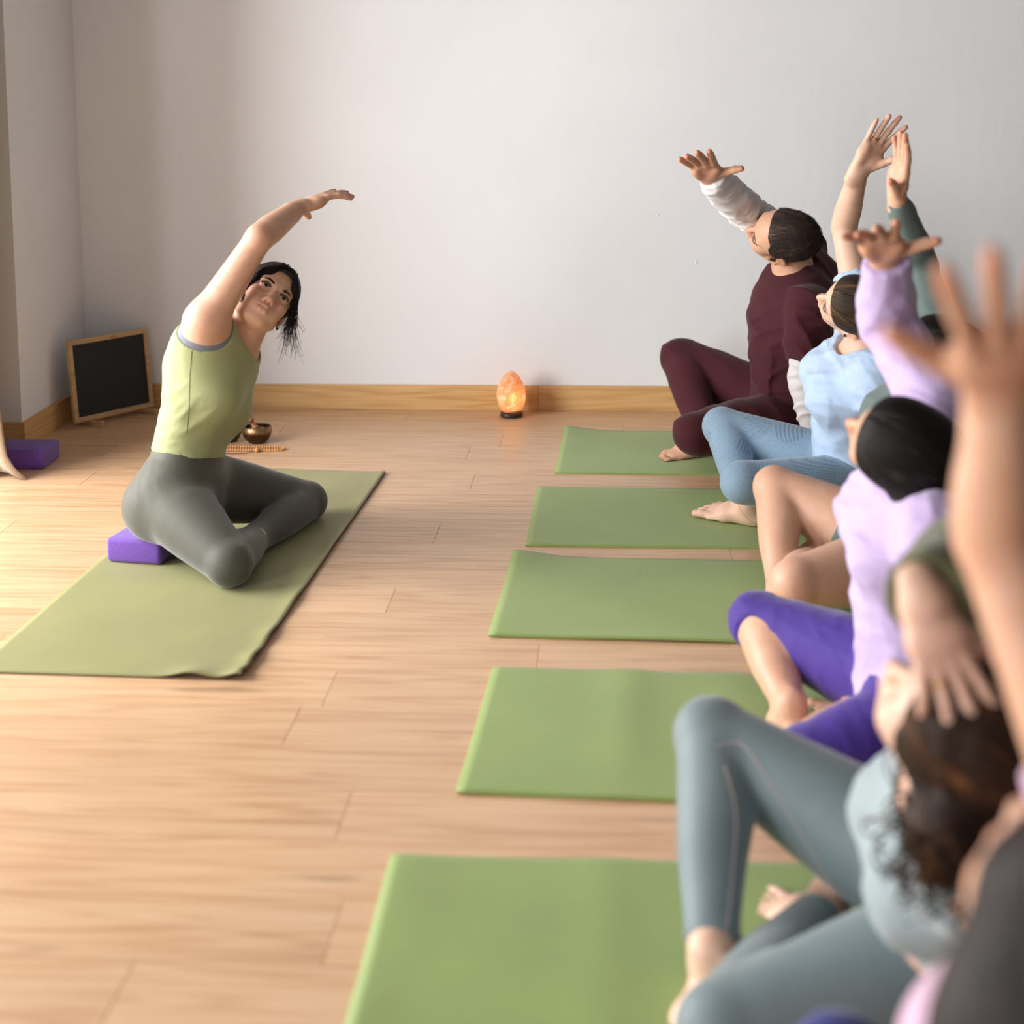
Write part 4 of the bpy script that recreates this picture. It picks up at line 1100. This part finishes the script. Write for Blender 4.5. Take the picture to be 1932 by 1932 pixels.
# ---- teacher
def teacher():
    J = dict(pel=(-1.182, 4.135, .170), pleft=(.10, .99, 0), waist=(-1.1636, 4.1600, 0.3026), chest=(-1.1154, 4.1700, 0.4632), neck=(-1.0357, 4.2000, 0.5785),
             shR=(-1.0860, 4.0700, 0.6580), shL=(-1.0837, 4.3800, 0.4762), elR=(-0.9431, 4.1000, 0.8766), wrR=(-0.8692, 4.2700, 0.9431), elL=(-1.1948, 4.5000, 0.2731), wrL=(-1.2342, 4.4700, 0.0882),
             head=(-0.9569, 4.2100, 0.6944), hf=(.50, -.78, .37), hu=(.46, .56, .69), gaze=(.62, -.66, .45),
             hdR=dict(d=(.62, .70, .22), n=(.42, .30, -.86), curl=(.3, .02, .10, .18, .22), spread=.30, thumb=(.9, .5)),
             hdL=dict(d=(.35, .93, -.05), n=(0, 0, -1), curl=(.1, .05, .05, .05, .05), spread=.2),
             knR=(-0.9892, 3.8600, 0.0659), anR=(-.985, 4.17, .045), ftR=((.40, .90, -.08), (.8, -.2, .55)),
             knL=(-0.9107, 4.4700, 0.0578), anL=(-0.9877, 4.1000, 0.0483), ftL=((.12, -1, -.10), (.75, .05, .6)), leg=1.03, bust=.95, mass=[((-1.1280, 4.1000, 0.5827), .058), ((-1.1582, 4.1300, 0.5265), .055)], ground=.0078, hs=.96, block=((-1.272, 4.142), math.radians(-10), .158, .235, .0735))
    h = Human('person', 'person in green tank top and grey leggings seated on a purple block, arm overhead', J, .98, False, M['skin_warm'], .006, .0024, 3)
    h.make_body(('head', 'handR', 'footL'))
    fm = folds((.2, .2, 1), .05, .004, 5)
    F = h.bottoms(.0045, dict(R=1.06, L=1.06), 1.0, addf(folds((.6, -.3, .8), .035, .003, 4, 3.2, ball_mask((-1.1929, 4.0500, 0.2101), .05, .14))))
    h.cloth('leggings', F, mat_cloth('olive_grey_jersey', (80, 80, 71), .62, 1200, .35))
    F = h.top(.007, .82, None, .070, (0.01, 0, 0.0), addf(folds((-.5, -.2, .85), .055, .0045, 8, 3.2, ball_mask((-1.1726, 4.0500, 0.3839), .06, .16))))
    for sd in 'RL':
        sh = V3(J['sh' + sd]); ch = V3(J['chest']); nk = V3(J['neck']); out = unit(sh - nk)
        F.subs.append(Seg(sh - out * .012 + unit(ch - nk) * .012, sh + out * .12 + unit(nk - ch) * .03, .072, .085, k=.008))
    tk = h.cloth('tank_top', F, mat_cloth('green_jersey', (160, 166, 120), .8, 900, .3), .0042)
    h.seam('side_seam', F, [(-1.1202, 4.0500, 0.5817), (-1.1287, 4.0500, 0.4989), (-1.1343, 4.0500, 0.4129), (-1.1419, 4.0500, 0.3582)], mat_plain('green_thread', (96, 100, 58), .8), .0011, tk)
    F = h.top(.0035, 1.45, None, .085, (.01, 0, 0))
    for sd in 'RL':
        sh = V3(J['sh' + sd]); ch = V3(J['chest']); nk = V3(J['neck']); out = unit(sh - nk)
        F.subs.append(Seg(sh - out * .012, sh + out * .12 + unit(nk - ch) * .03, .062, .08, k=.008))
    h.cloth('sports_bra', F, mat_cloth('grey_jersey', (120, 124, 132), .8), .0045, 'grey strap edge under the tank top')
    # hair: swept fringe and low tail
    W = h.H['W']
    tail = tube([W(-.09, 0, -.03), W(-.115, .0, -.07), (-1.0267, 4.3000, 0.5279), (-1.0334, 4.3100, 0.4776)], [.026, .024, .016, .006], k=.02)
    F = h.hair_cap(.011, (.076, .072), (.006, -.018), (-.085, -.075), [tail], lambda p: .0012 * np.sin(h.hair_coord()(p)[:, 0].astype(F32) * 420) * .5)
    h.hair(F, M['hair_dark'])
    L = []; r = np.random.default_rng(5)
    for i in range(260):     # fringe swept to both temples, falling with gravity on the low side
        side = 1 if i % 5 < 3 else -1
        y0 = r.uniform(-.012, .03) * side; a = np.array((.066 + r.normal() * .004, y0, .098 + r.normal() * .003))
        sp = r.uniform(.6, 1.1)
        pts = [W(*(a + (-.03, 0, .006))), W(*a), W(.088, side * .034 * sp, .074), W(.074, side * .066 * sp, .036), W(.050 + r.normal() * .007, side * (.087 + r.normal() * .006), -.010 + r.normal() * .010)]
        if side > 0:
            e = V3(pts[-1]); g_ = np.array((-.012 + r.normal() * .016, .0, -.030 - r.random() ** 2 * .075)); pts += [e + g_ * .5, e + g_ + r.normal(size=3) * .006]
        else:
            pts[-1] = W(.055 + r.normal() * .003, side * (.070 + r.normal() * .003), -.012); pts += [W(.052, side * .067, -.035 - r.random() * .01), W(.052 + r.normal() * .004, side * .060, -.055 - r.random() * .02)]
        L.append(spline(pts, 16))
    for i in range(10):
        a = W(.02, .07, .05); L.append(spline([a, W(.055, .088, .01), V3(W(.035, .10, -.02)) + r.normal(size=3) * .01, V3(W(.03, .10, -.03)) + np.array((r.normal() * .02, 0, -.08 - r.random() * .04))], 14))
    h.strands('hair_fringe', L, M['hair_dark'], .0010, .0003)
    h.brows(M['hair_dark'], 110)
    b = bmesh.new(); bmesh.ops.create_uvsphere(b, u_segments=12, v_segments=8, radius=.0045, matrix=Matrix.Translation(Vector(W(-.004, .079, -.047)) - Vector(h.root.location)))
    o = bm_obj('earring', b, mat_plain('red_stone', (140, 30, 40), .2), h.root, True)
    return h
teacher()
# ---- man in maroon
def man():
    J = dict(pel=(.585, 5.335, .125), waist=(0.5803, 5.3100, 0.2511), chest=(0.5751, 5.2500, 0.4432), neck=(0.5863, 5.2000, 0.6371), cleft=(.10, -.86, -.50), mass=[((0.6586, 5.2800, 0.6213), .075), ((0.6189, 5.1600, 0.5672), .07)],
             shR=(0.6289, 5.3800, 0.6918), shL=(0.6196, 5.0500, 0.5454), elR=(0.4265, 5.2400, 0.8459), wrR=(0.2916, 5.0300, 0.9764), elL=(0.6083, 5.0300, 0.3370), wrL=(.655, 5.02, .085),
             head=(0.5411, 5.1300, 0.7693), hf=(-.95, .05, .25), hu=(.04, -.92, .345), gaze=(-.9, .2, .45),
             hdR=dict(d=(-.22, -.90, .38), n=(.05, -.40, -.91), curl=(.1, .0, .02, .04, .0), spread=.18, thumb=(1.3, .05), fan=-.14),
             hdL=dict(d=(-.3, -.9, -.25), n=(0, 0, -1)),
             knR=(0.2314, 5.6200, 0.2763), anR=(.30, 5.30, .075), ftR=((-.72, -.45, -.06), (-.2, -.3, .9)),
             knL=(0.2560, 5.0300, 0.1383), anL=(.44, 5.43, .07), ftL=((-.6, .7, -.1), (-.5, -.3, .7)))
    h = Human('person', 'person in maroon shirt and trousers with short hair, nearest the back wall', J, 1.03, True, M['skin_tan'], .0065, .0026, 11)
    h.make_body(('head', 'handR', 'footR'))
    mar = mat_cloth('maroon_cotton', (66, 22, 30), .88, 800, .1)
    F = h.bottoms(.013, dict(R=.93, L=.95), .55, addf(folds((1, .3, .5), .09, .008, 2, 3.5, None, 1), folds((.6, .2, 1), .05, .005, 12, 3.2, ball_mask((0.2778, 5.5500, 0.1861), .04, .13), 1)))
    h.cloth('trousers', F, mar)
    F = h.top(.015, .05, dict(R=.62, L=.80), .060, (.0, 0, 0), addf(folds((.7, .3, .5), .085, .016, 6, 3.0, None, 1), folds((-.3, 0, 1), .07, .005, 16, 3.0, None, 1)), extra=dict(R=.017, L=.019), kk=.010, neck_up=.02)
    h.cloth('shirt', F, mar, .005)
    P_ = h.parts; wc = mat_cloth('white_cotton', (212, 206, 206), .85, 900, .2)
    for sd, ln, st_, dsp in (('R', .93, .42, folds(unit(V3(J['wrR']) - V3(J['shR'])) + V3(.3, 0, .45), .045, .0095, 3, 2.6, None, 2)), ('L', .98, .64, folds((.25, .2, 1), .04, .008, 9, 2.6, None, 1))):
        F = Field(); sh, el, wr = V3(J['sh' + sd]), V3(J['el' + sd]), V3(J['wr' + sd])
        F.add(P_['uarm' + sd], .009, [plane(sh + (el - sh) * st_, sh - el)]); F.add(P_['farm' + sd], .012, [plane(el + (wr - el) * ln, wr - el)], k=.02)
        F.disp = dsp; h.cloth('undershirt_sleeve', F, wc, .0042, 'white long sleeve under the maroon shirt')
    # cropped hair, receding at the temples
    W = h.H['W']
    E_ = lambda x, y, z, a, b, c, k=.006: Ell(W(x, y, z), (a, b, c), h.H['R'], k=k)
    F = h.hair_cap(.0022, (.056, .100), (.014, -.034), (-.088, -.070), (), lambda p: .0007 * sines(p, 700, 4), sub=[E_(.072, .060, .060, .036, .030, .034), E_(.072, -.060, .060, .036, .030, .034)])
    ho = h.hair(F, M['hair_short'], (-.06, 0, .06))
    r = np.random.default_rng(4); L = []
    hm = ho.data; v = np.array([w_.co for w_ in hm.vertices]) + np.array(h.root.location)
    c = h.H['c']; R = h.H['R']
    for i in r.choice(len(v), 7000, replace=True):
        p = v[i]; n = unit(p - c); bk = unit(-R[0] * .8 - R[2] * .1 + n * .30 + r.normal(size=3) * .3)
        L.append([p - n * .001, p + bk * .004, p + unit(bk - n * .2) * .009])
    for i in range(220):
        a = V3(W(.013 + r.normal() * .006, .0735 + r.normal() * .001, -.002 - r.random() * .034)); d_ = -R[2] * .008 + R[0] * .001 + r.normal(size=3) * .0012
        L.append([a, a + d_ * .5, a + d_])
    h.strands('hair_stubble', L, M['hair_short'], .0006, .0003)
    h.brows(M['hair_short'], 130, 1.3)
    b = bmesh.new(); bmesh.ops.create_uvsphere(b, u_segments=12, v_segments=8, radius=.004, matrix=Matrix.Translation(Vector(W(.000, .0805, -.040)) - Vector(h.root.location)))
    bm_obj('earring', b, M['metal_silver'], h.root, True)
man()

# ---- woman in light blue
def blue():
    J = dict(pel=(.690, 4.50, .118), waist=(0.6613, 4.4700, 0.2818), chest=(0.6666, 4.4200, 0.4153), neck=(0.7029, 4.3800, 0.5077), cleft=(.05, -.92, -.38),
             shR=(0.7114, 4.5600, 0.5956), shL=(0.6983, 4.2400, 0.4814), elR=(0.6670, 4.6600, 0.8473), wrR=(0.6859, 4.5200, 1.0212), elL=(0.7429, 4.1700, 0.3261), wrL=(.80, 4.24, .085),
             head=(0.6609, 4.3500, 0.6554), hf=(-.93, .12, .33), hu=(.12, -.93, .34), gaze=(-.9, .1, .5),
             hdR=dict(d=(.50, -.12, .85), n=(.25, -.95, -.28), curl=(.5, .12, .05, .06, .05), spread=.17, thumb=(.55, .5)),
             hdL=dict(d=(-.3, -.9, -.2), n=(0, 0, -1)),
             knR=(0.3253, 4.7500, 0.2243), anR=(0.3760, 4.4500, 0.0669), ftR=((-.84, .50, .06), (.05, -.45, .9)),
             knL=(0.3495, 4.2800, 0.1775), anL=(.56, 4.62, .07), ftL=((-.3, .9, -.1), (-.5, -.3, .7)), leg=1.03, bust=1.05)
    h = Human('person', 'person in light blue t-shirt and blue leggings, second from the back wall', J, .98, False, M['skin_fair'], .0062, .0028, 21)
    h.make_body(('head', 'handR', 'footR'))
    o_ = np.array((J['pel'][0], J['pel'][1], 0))
    Q = lambda p: V3(p) - o_
    leg = mat_cloth('blue_grey_knit', (126, 150, 170), .75, 900, .3, heather=.25, bands=[(Q((0.5128, 4.6200, 0.2571)), .052, (.8, -.3, .5), .0105, False), (Q((0.4151, 4.6600, 0.2553)), .050, (.5, .3, .7), .0085, True), (Q((0.3793, 4.6000, 0.2016)), .032, (.5, .2, -.8), .009, False), (Q((0.2918, 4.7000, 0.2045)), .024, (-.3, -.2, .9), .009, False), (Q((0.5405, 4.3300, 0.2037)), .075, (.6, -.1, .4), .008, True)])
    F = h.bottoms(.004, dict(R=.93, L=.95), .9)
    h.cloth('leggings', F, leg, .005)
    F = h.top(.011, .12, dict(R=.45, L=.55), .078, (-.01, 0, 0), addf(folds((.35, .3, 1), .075, .006, 7), folds((.9, 0, .4), .06, .004, 17)), extra=dict(R=.014, L=.016))
    h.cloth('t_shirt', F, mat_cloth('light_blue_cotton', (176, 198, 226), .85, 900, .25), .005)
    W = h.H['W']
    tail = tube([W(-.10, 0, .0), W(-.125, .0, -.03), W(-.13, .02, -.10), W(-.11, .04, -.17)], [.030, .028, .026, .008], k=.02)
    part = Seg(W(.085, .004, .095), W(.0, .004, .13), .0022, .0022, k=.004)
    F = h.hair_cap(.010, (.080, .074), (.014, -.022), (-.085, -.072), [tail], lambda p: .0012 * np.sin(h.hair_coord()(p)[:, 0].astype(F32) * 420) * .5, sub=[part])
    h.hair(F, M['hair_brown'])
    L = []; r = np.random.default_rng(8)
    for i in range(2):
        a = np.array((.072, .03 + r.random() * .03, .055 + r.normal() * .01)); e = V3(W(.06, .085 + r.random() * .02, -.03)); 
        L.append(spline([W(*a), W(.080 + r.normal() * .006, .06 + r.normal() * .008, .02 + r.normal() * .008), e + r.normal(size=3) * .008, e + np.array((r.normal() * .015, -.01, -.05 - .05 * r.random()))], 12))
    h.strands('loose_hair', L, M['hair_brown'], .0004, .0002)
    h.brows(M['hair_brown'], 80)
    b = bmesh.new(); bmesh.ops.create_uvsphere(b, u_segments=12, v_segments=8, radius=.0045, matrix=Matrix.Translation(Vector(W(.002, .080, -.040)) - Vector(h.root.location)))
    bm_obj('earring', b, mat_plain('dark_stone', (30, 26, 26), .2), h.root, True)
    ring(h, 'R', 2)
def ring(h, sd, i, r=.0095):
    f = h.parts['fing' + sd][i][1]; c = f.a + (f.b - f.a) * .32; d = unit(f.d)
    b = bmesh.new(); n1, n2 = 24, 8; R0 = f.ra[0] + .0008; a = unit(np.cross(d, (.3, .5, .8))); bb = np.cross(d, a); V = []
    for i_ in range(n1):
        an = 2 * math.pi * i_ / n1; e = a * math.cos(an) + bb * math.sin(an)
        V.append([b.verts.new(Vector(c + e * (R0 + .0011 * math.cos(2 * math.pi * j / n2)) + d * .002 * math.sin(2 * math.pi * j / n2)) - Vector(h.root.location)) for j in range(n2)])
    for i_ in range(n1):
        for j in range(n2): b.faces.new((V[i_][j], V[(i_ + 1) % n1][j], V[(i_ + 1) % n1][(j + 1) % n2], V[i_][(j + 1) % n2]))
    bm_obj('finger_ring', b, M['metal_gold'], h.root, True)
blue()

# ---- woman in sage top and shorts, bare legs
def sage_shorts():
    J = dict(pel=(.675, 3.83, .118), waist=(.70, 3.80, .32), chest=(0.7220, 3.7400, 0.4480), neck=(0.7550, 3.7000, 0.5592), cleft=(.05, -.90, -.42),
             shR=(0.7911, 3.8600, 0.6516), shL=(0.7449, 3.5200, 0.4570), elR=(0.7571, 3.9500, 0.8230), wrR=(0.6746, 3.8400, 1.0013), elL=(.80, 3.42, .30), wrL=(.80, 3.40, .085),
             head=(0.7473, 3.6600, 0.6511), hf=(-.95, .15, .25), hu=(.12, -.93, .3),
             hdR=dict(d=(.0, -.50, .86), n=(-.95, -.2, -.1), curl=(.3, .08, .05, .05, .1), spread=.1, thumb=(.5, .5)),
             hdL=dict(d=(-.3, -.9, -.2), n=(0, 0, -1)),
             knR=(0.4128, 4.0200, 0.2306), anR=(0.4025, 3.7900, 0.0389), ftR=((-.75, -.35, -.12), (-.2, -.2, .9)),
             knL=(0.4165, 3.5800, 0.1279), anL=(.50, 3.95, .07), ftL=((-.4, .9, -.1), (-.5, -.3, .7)), leg=1.06, arm=.9)
    h = Human('person', 'person in sage long-sleeved top and shorts with bare legs, third from the back wall', J, .98, False, M['skin_warm'], .0062, .0032, 31)
    h.make_body(('handR', 'footR'))
    sage = mat_cloth('sage_knit', (98, 112, 110), .8, 900, .25)
    F = h.bottoms(.004, dict(R=-.62, L=-.62), .9); h.cloth('shorts', F, sage, .006)
    F = h.top(.005, .35, dict(R=1.96, L=1.95), .075, (0, 0, 0), folds((.2, .2, 1), .05, .003, 7)); h.cloth('long_sleeve_top', F, sage, .006)
    W = h.H['W']
    tail = tube([W(-.09, 0, -.02), W(-.11, .03, -.06), W(-.10, .06, -.15), W(-.08, .08, -.22)], [.045, .045, .04, .015], k=.02)
    h.hair(h.hair_cap(.014, (.080, .072), (.012, -.03), (-.085, -.09), [tail], lambda p: .0015 * np.sin(h.hair_coord()(p)[:, 0].astype(F32) * 380) * .6), M['hair_black'], vox=.004)
sage_shorts()

# ---- woman in lilac with purple capris
def lilac():
    J = dict(pel=(.580, 2.90, .115), waist=(0.5406, 2.8800, 0.3304), chest=(0.5416, 2.8500, 0.4762), neck=(0.5557, 2.8200, 0.5737), cleft=(.05, -.90, -.42),
             shR=(0.6108, 3.0000, 0.6746), shL=(0.5487, 2.6600, 0.5187), elR=(0.5313, 3.1200, 0.8179), wrR=(0.4997, 2.9600, 0.9684), elL=(.70, 2.55, .30), wrL=(.72, 2.52, .085),
             head=(0.5086, 2.7800, 0.6388), hf=(-.84, .30, .45), hu=(.20, -.95, .22), bust=.72,
             hdR=dict(d=(-.28, -.86, .40), n=(.05, -.45, -.88), curl=(.1, .05, .12, .14, .08), spread=.24, thumb=(1.3, .0), fan=-.1),
             hdL=dict(d=(-.3, -.9, -.2), n=(0, 0, -1)),
             knR=(0.3005, 3.2400, 0.1543), anR=(0.3432, 3.0100, 0.0581), ftR=((.35, -.75, -.1), (.2, -.2, .9)),
             knL=(0.3189, 2.7200, 0.0737), anL=(0.5022, 3.0500, 0.0554), ftL=((-.80, .52, -.05), (.1, -.35, .85)), leg=1.02)
    h = Human('person', 'person in lilac long-sleeved top and purple capris with sleek black hair', J, 1.0, False, M['skin_tan'], .0062, .0032, 41)
    h.make_body(('head', 'handR', 'footL'))
    F = h.bottoms(.005, dict(R=.10, L=.12), .7, folds((.7, .2, .7), .03, .0022, 4)); h.cloth('capri_leggings', F, mat_cloth('purple_jersey', (68, 45, 132), .7, 1000, .3), .0052)
    F = h.top(.011, .05, dict(R=1.90, L=1.95), .072, (0, 0, 0), addf(folds((.4, .4, .9), .07, .007, 7), folds((1, .2, .2), .06, .004, 27)), extra=dict(R=.013, L=.012))
    h.cloth('long_sleeve_top', F, mat_cloth('lilac_jersey', (190, 170, 210), .75, 900, .3), .0055)
    W = h.H['W']
    tail = tube([W(-.085, .01, -.01), W(-.09, .05, -.03), (0.5367, 2.7200, 0.5716), (0.5433, 2.7000, 0.5065), (0.5453, 2.6800, 0.4467)], [.055, .055, .050, .045, .018], k=.03)
    part = Seg(W(.085, -.006, .092), W(.02, -.006, .128), .0026, .0020, k=.004)
    h.hair(h.hair_cap(.012, (.076, .070), (.016, -.05), (-.085, -.09), [tail], lambda p: .0010 * np.sin(h.hair_coord()(p)[:, 0].astype(F32) * 400) * .6, sub=[part]), M['hair_black'], vox=.0036)
lilac()

# ---- woman in sage leggings with curly hair
def curly():
    J = dict(pel=(.480, 2.14, .118), waist=(0.4606, 2.0700, 0.1704), chest=(0.4376, 1.9400, 0.3248), neck=(0.4261, 1.8600, 0.4338), cleft=(.03, -.86, -.50),
             shR=(0.4979, 1.9900, 0.4452), shL=(0.4182, 1.7600, 0.3655), elR=(0.4573, 1.9600, 0.7051), wrR=(0.3423, 1.7300, 0.7211), elL=(.64, 1.62, .22), wrL=(.68, 1.66, .085),
             head=(0.4021, 1.7900, 0.5414), hf=(-.66, .28, .68), hu=(.25, -.93, .28), bust=.85,
             hdR=dict(d=(.28, -.32, -.90), n=(.0, .96, -.2), curl=(.3, .15, .12, .15, .3), spread=.26, thumb=(.6, .2), s=.84),
             hdL=dict(d=(-.3, -.9, -.2), n=(0, 0, -1)),
             knR=(0.1544, 2.4200, 0.2548), anR=(0.1340, 2.1000, 0.0678), ftR=((-.42, -.72, -.20), (-.2, -.1, .95)),
             knL=(0.1423, 1.9500, 0.0627), anL=(0.3165, 2.2700, 0.0570), ftL=((-.58, .80, -.03), (.15, -.25, .9)), leg=1.03)
    h = Human('person', 'person in sage leggings and top with curly brown ponytail', J, 1.0, False, M['skin_fair'], .0065, .0032, 51)
    h.make_body(('head', 'handR', 'footR', 'footL'))
    F = h.bottoms(.0045, dict(R=.94, L=.9), .95); lg = h.cloth('leggings', F, mat_cloth('sage_jersey', (111, 125, 128), .55, 1000, .4), .0055)
    th = mat_plain('pale_thread', (176, 160, 156), .8)
    h.seam('stitch_line', F, [(0.1556, 2.3600, 0.2674), (0.1907, 2.3600, 0.2733), (0.2177, 2.3400, 0.2503), (0.2726, 2.2800, 0.1744), (0.3230, 2.2200, 0.1115)], th, .0013, lg)
    h.seam('stitch_line', F, [(0.1689, 2.3600, 0.2358), (0.1812, 2.3000, 0.1918), (0.1741, 2.2500, 0.1245), (0.1610, 2.2000, 0.0479)], th, .0013, lg)
    F = h.top(.007, .25, None, .082, (-.01, 0, 0), addf(folds((.7, .3, .8), .06, .005, 7)))
    h.cloth('sleeveless_top', F, mat_cloth('sage_soft_jersey', (144, 158, 161), .7, 900, .3), .0055)
    F = Field(); P_ = h.parts
    el, wr = V3(J['elR']), V3(J['wrR'])
    F.add(P_['uarmR'], .016); F.add(P_['farmR'], .021, [plane(el + (wr - el) * .93, wr - el)], k=.02); F.disp = folds((.5, 1, 0), .03, .004, 5)
    h.cloth('olive_sleeve', F, mat_cloth('olive_knit', (96, 94, 66), .9, 500, .3, bump=.5), .005, 'olive green knitted sleeve')
    W = h.H['W']
    tail = tube([W(-.09, .0, .0), W(-.10, .05, -.03), (0.3744, 1.7200, 0.4621), (0.3596, 1.7000, 0.4218)], [.05, .052, .045, .02], k=.03)
    h.hair(h.hair_cap(.014, (.074, .070), (.014, -.05), (-.085, -.09), [tail], lambda p: .0030 * sines(p, 160, 3)), M['hair_curl'], vox=.004)
    L = []; r = np.random.default_rng(9)
    for i in range(150):
        t0 = r.random(); a = V3(W(-.10, .04, -.02)) + r.normal(size=3) * .025
        e = V3((0.3744, 1.7200, 0.4621)) + r.normal(size=3) * np.array((.035, .03, .03)); f_ = V3((0.3610, 1.7000, 0.4093)) + r.normal(size=3) * np.array((.03, .03, .03))
        base = spline([a, e, f_], 60); ph = r.uniform(0, 6.28); rad = r.uniform(.006, .011); tt = np.linspace(0, 1, 60)
        tw = ph + tt * r.uniform(22, 34)
        base = base + np.stack([np.cos(tw), np.sin(tw), .3 * np.cos(tw)], 1) * rad * np.minimum(1, tt * 4)[:, None]
        L.append(base)
    for i in range(260):
        n = unit(r.normal(size=3)); n[0] = -abs(n[0]) * (1 if r.random() < .8 else -.3); l = n * np.array((.098, .080, .092)) + np.array((-.014, 0, .03))
        if l[2] < -.03: continue
        a = V3(W(*l)); d = unit(V3(W(-.09, .04, -.02)) - a) * .07; tt = np.linspace(0, 1, 24); tw = r.uniform(0, 6.28) + tt * 14
        L.append(a + d * tt[:, None] + h.H['R'].T @ n * .004 + np.stack([np.cos(tw), np.sin(tw), np.cos(tw + 1)], 1) * .005)
    h.strands('curly_hair', L, M['hair_curl'], .0022, .0006)
    ring(h, 'R', 2)
curly()

# ---- woman in pink, closest to the camera
def pink():
    J = dict(pel=(.46, 1.33, .118), waist=(.44, 1.29, .32), chest=(0.3735, 1.1800, 0.4915), neck=(0.3555, 1.1300, 0.5905), cleft=(.10, -.86, -.48),
             shR=(0.4195, 1.2700, 0.6705), shL=(0.3274, 1.0000, 0.6024), elR=(0.3279, 1.3400, 0.9148), wrR=(0.3169, 1.3000, 1.0472), elL=(.55, .90, .28), wrL=(.58, .92, .085),
             head=(0.3490, 1.1000, 0.6858), ground=.0008, hf=(-.28, .60, .75), hu=(.25, -.76, .60),
             hdR=dict(d=(-.12, -.74, .66), n=(-.10, .65, .75), curl=(.1, .10, .08, .10, .1), spread=.26, thumb=(.95, .15), s=1.02),
             hdL=dict(d=(-.3, -.9, -.2), n=(0, 0, -1)),
             knR=(0.2429, 1.6000, 0.2383), anR=(.20, 1.40, .07), ftR=((-.5, -.6, -.2), (-.2, -.1, .95)),
             knL=(.10, 1.08, .14), anL=(.33, 1.45, .07), ftL=((-.58, .80, -.03), (.15, -.25, .9)))
    h = Human('person', 'person in pink top with long dark hair, closest to the camera at the lower right', J, 1.0, False, M['skin_tan'], .006, .0035, 61)
    h.make_body(('head', 'handR'))
    F = h.bottoms(.0045, dict(R=.94, L=.9), .8); h.cloth('leggings', F, mat_cloth('navy_jersey', (40, 48, 110), .7, 1000, .3), .007)
    F = h.top(.009, .05, dict(R=.3, L=.4), .075, (0, 0, 0)); h.cloth('pink_top', F, mat_cloth('pink_jersey', (206, 172, 194), .8, 900, .3), .006)
    W = h.H['W']
    hc = V3(J['head']); tail = tube([hc + (-.01, -.03, .03), hc + (-.035, -.05, -.06), hc + (-.04, -.07, -.16), hc + (-.01, -.07, -.30)], [.085, .090, .080, .03], k=.03)
    h.hair(h.hair_cap(.016, (.072, .070), (.055, -.085), (-.085, -.09), [tail], lambda p: .0018 * np.sin(h.hair_coord()(p)[:, 0].astype(F32) * 380) * .6), M['hair_dark'], vox=.0045)
pink()
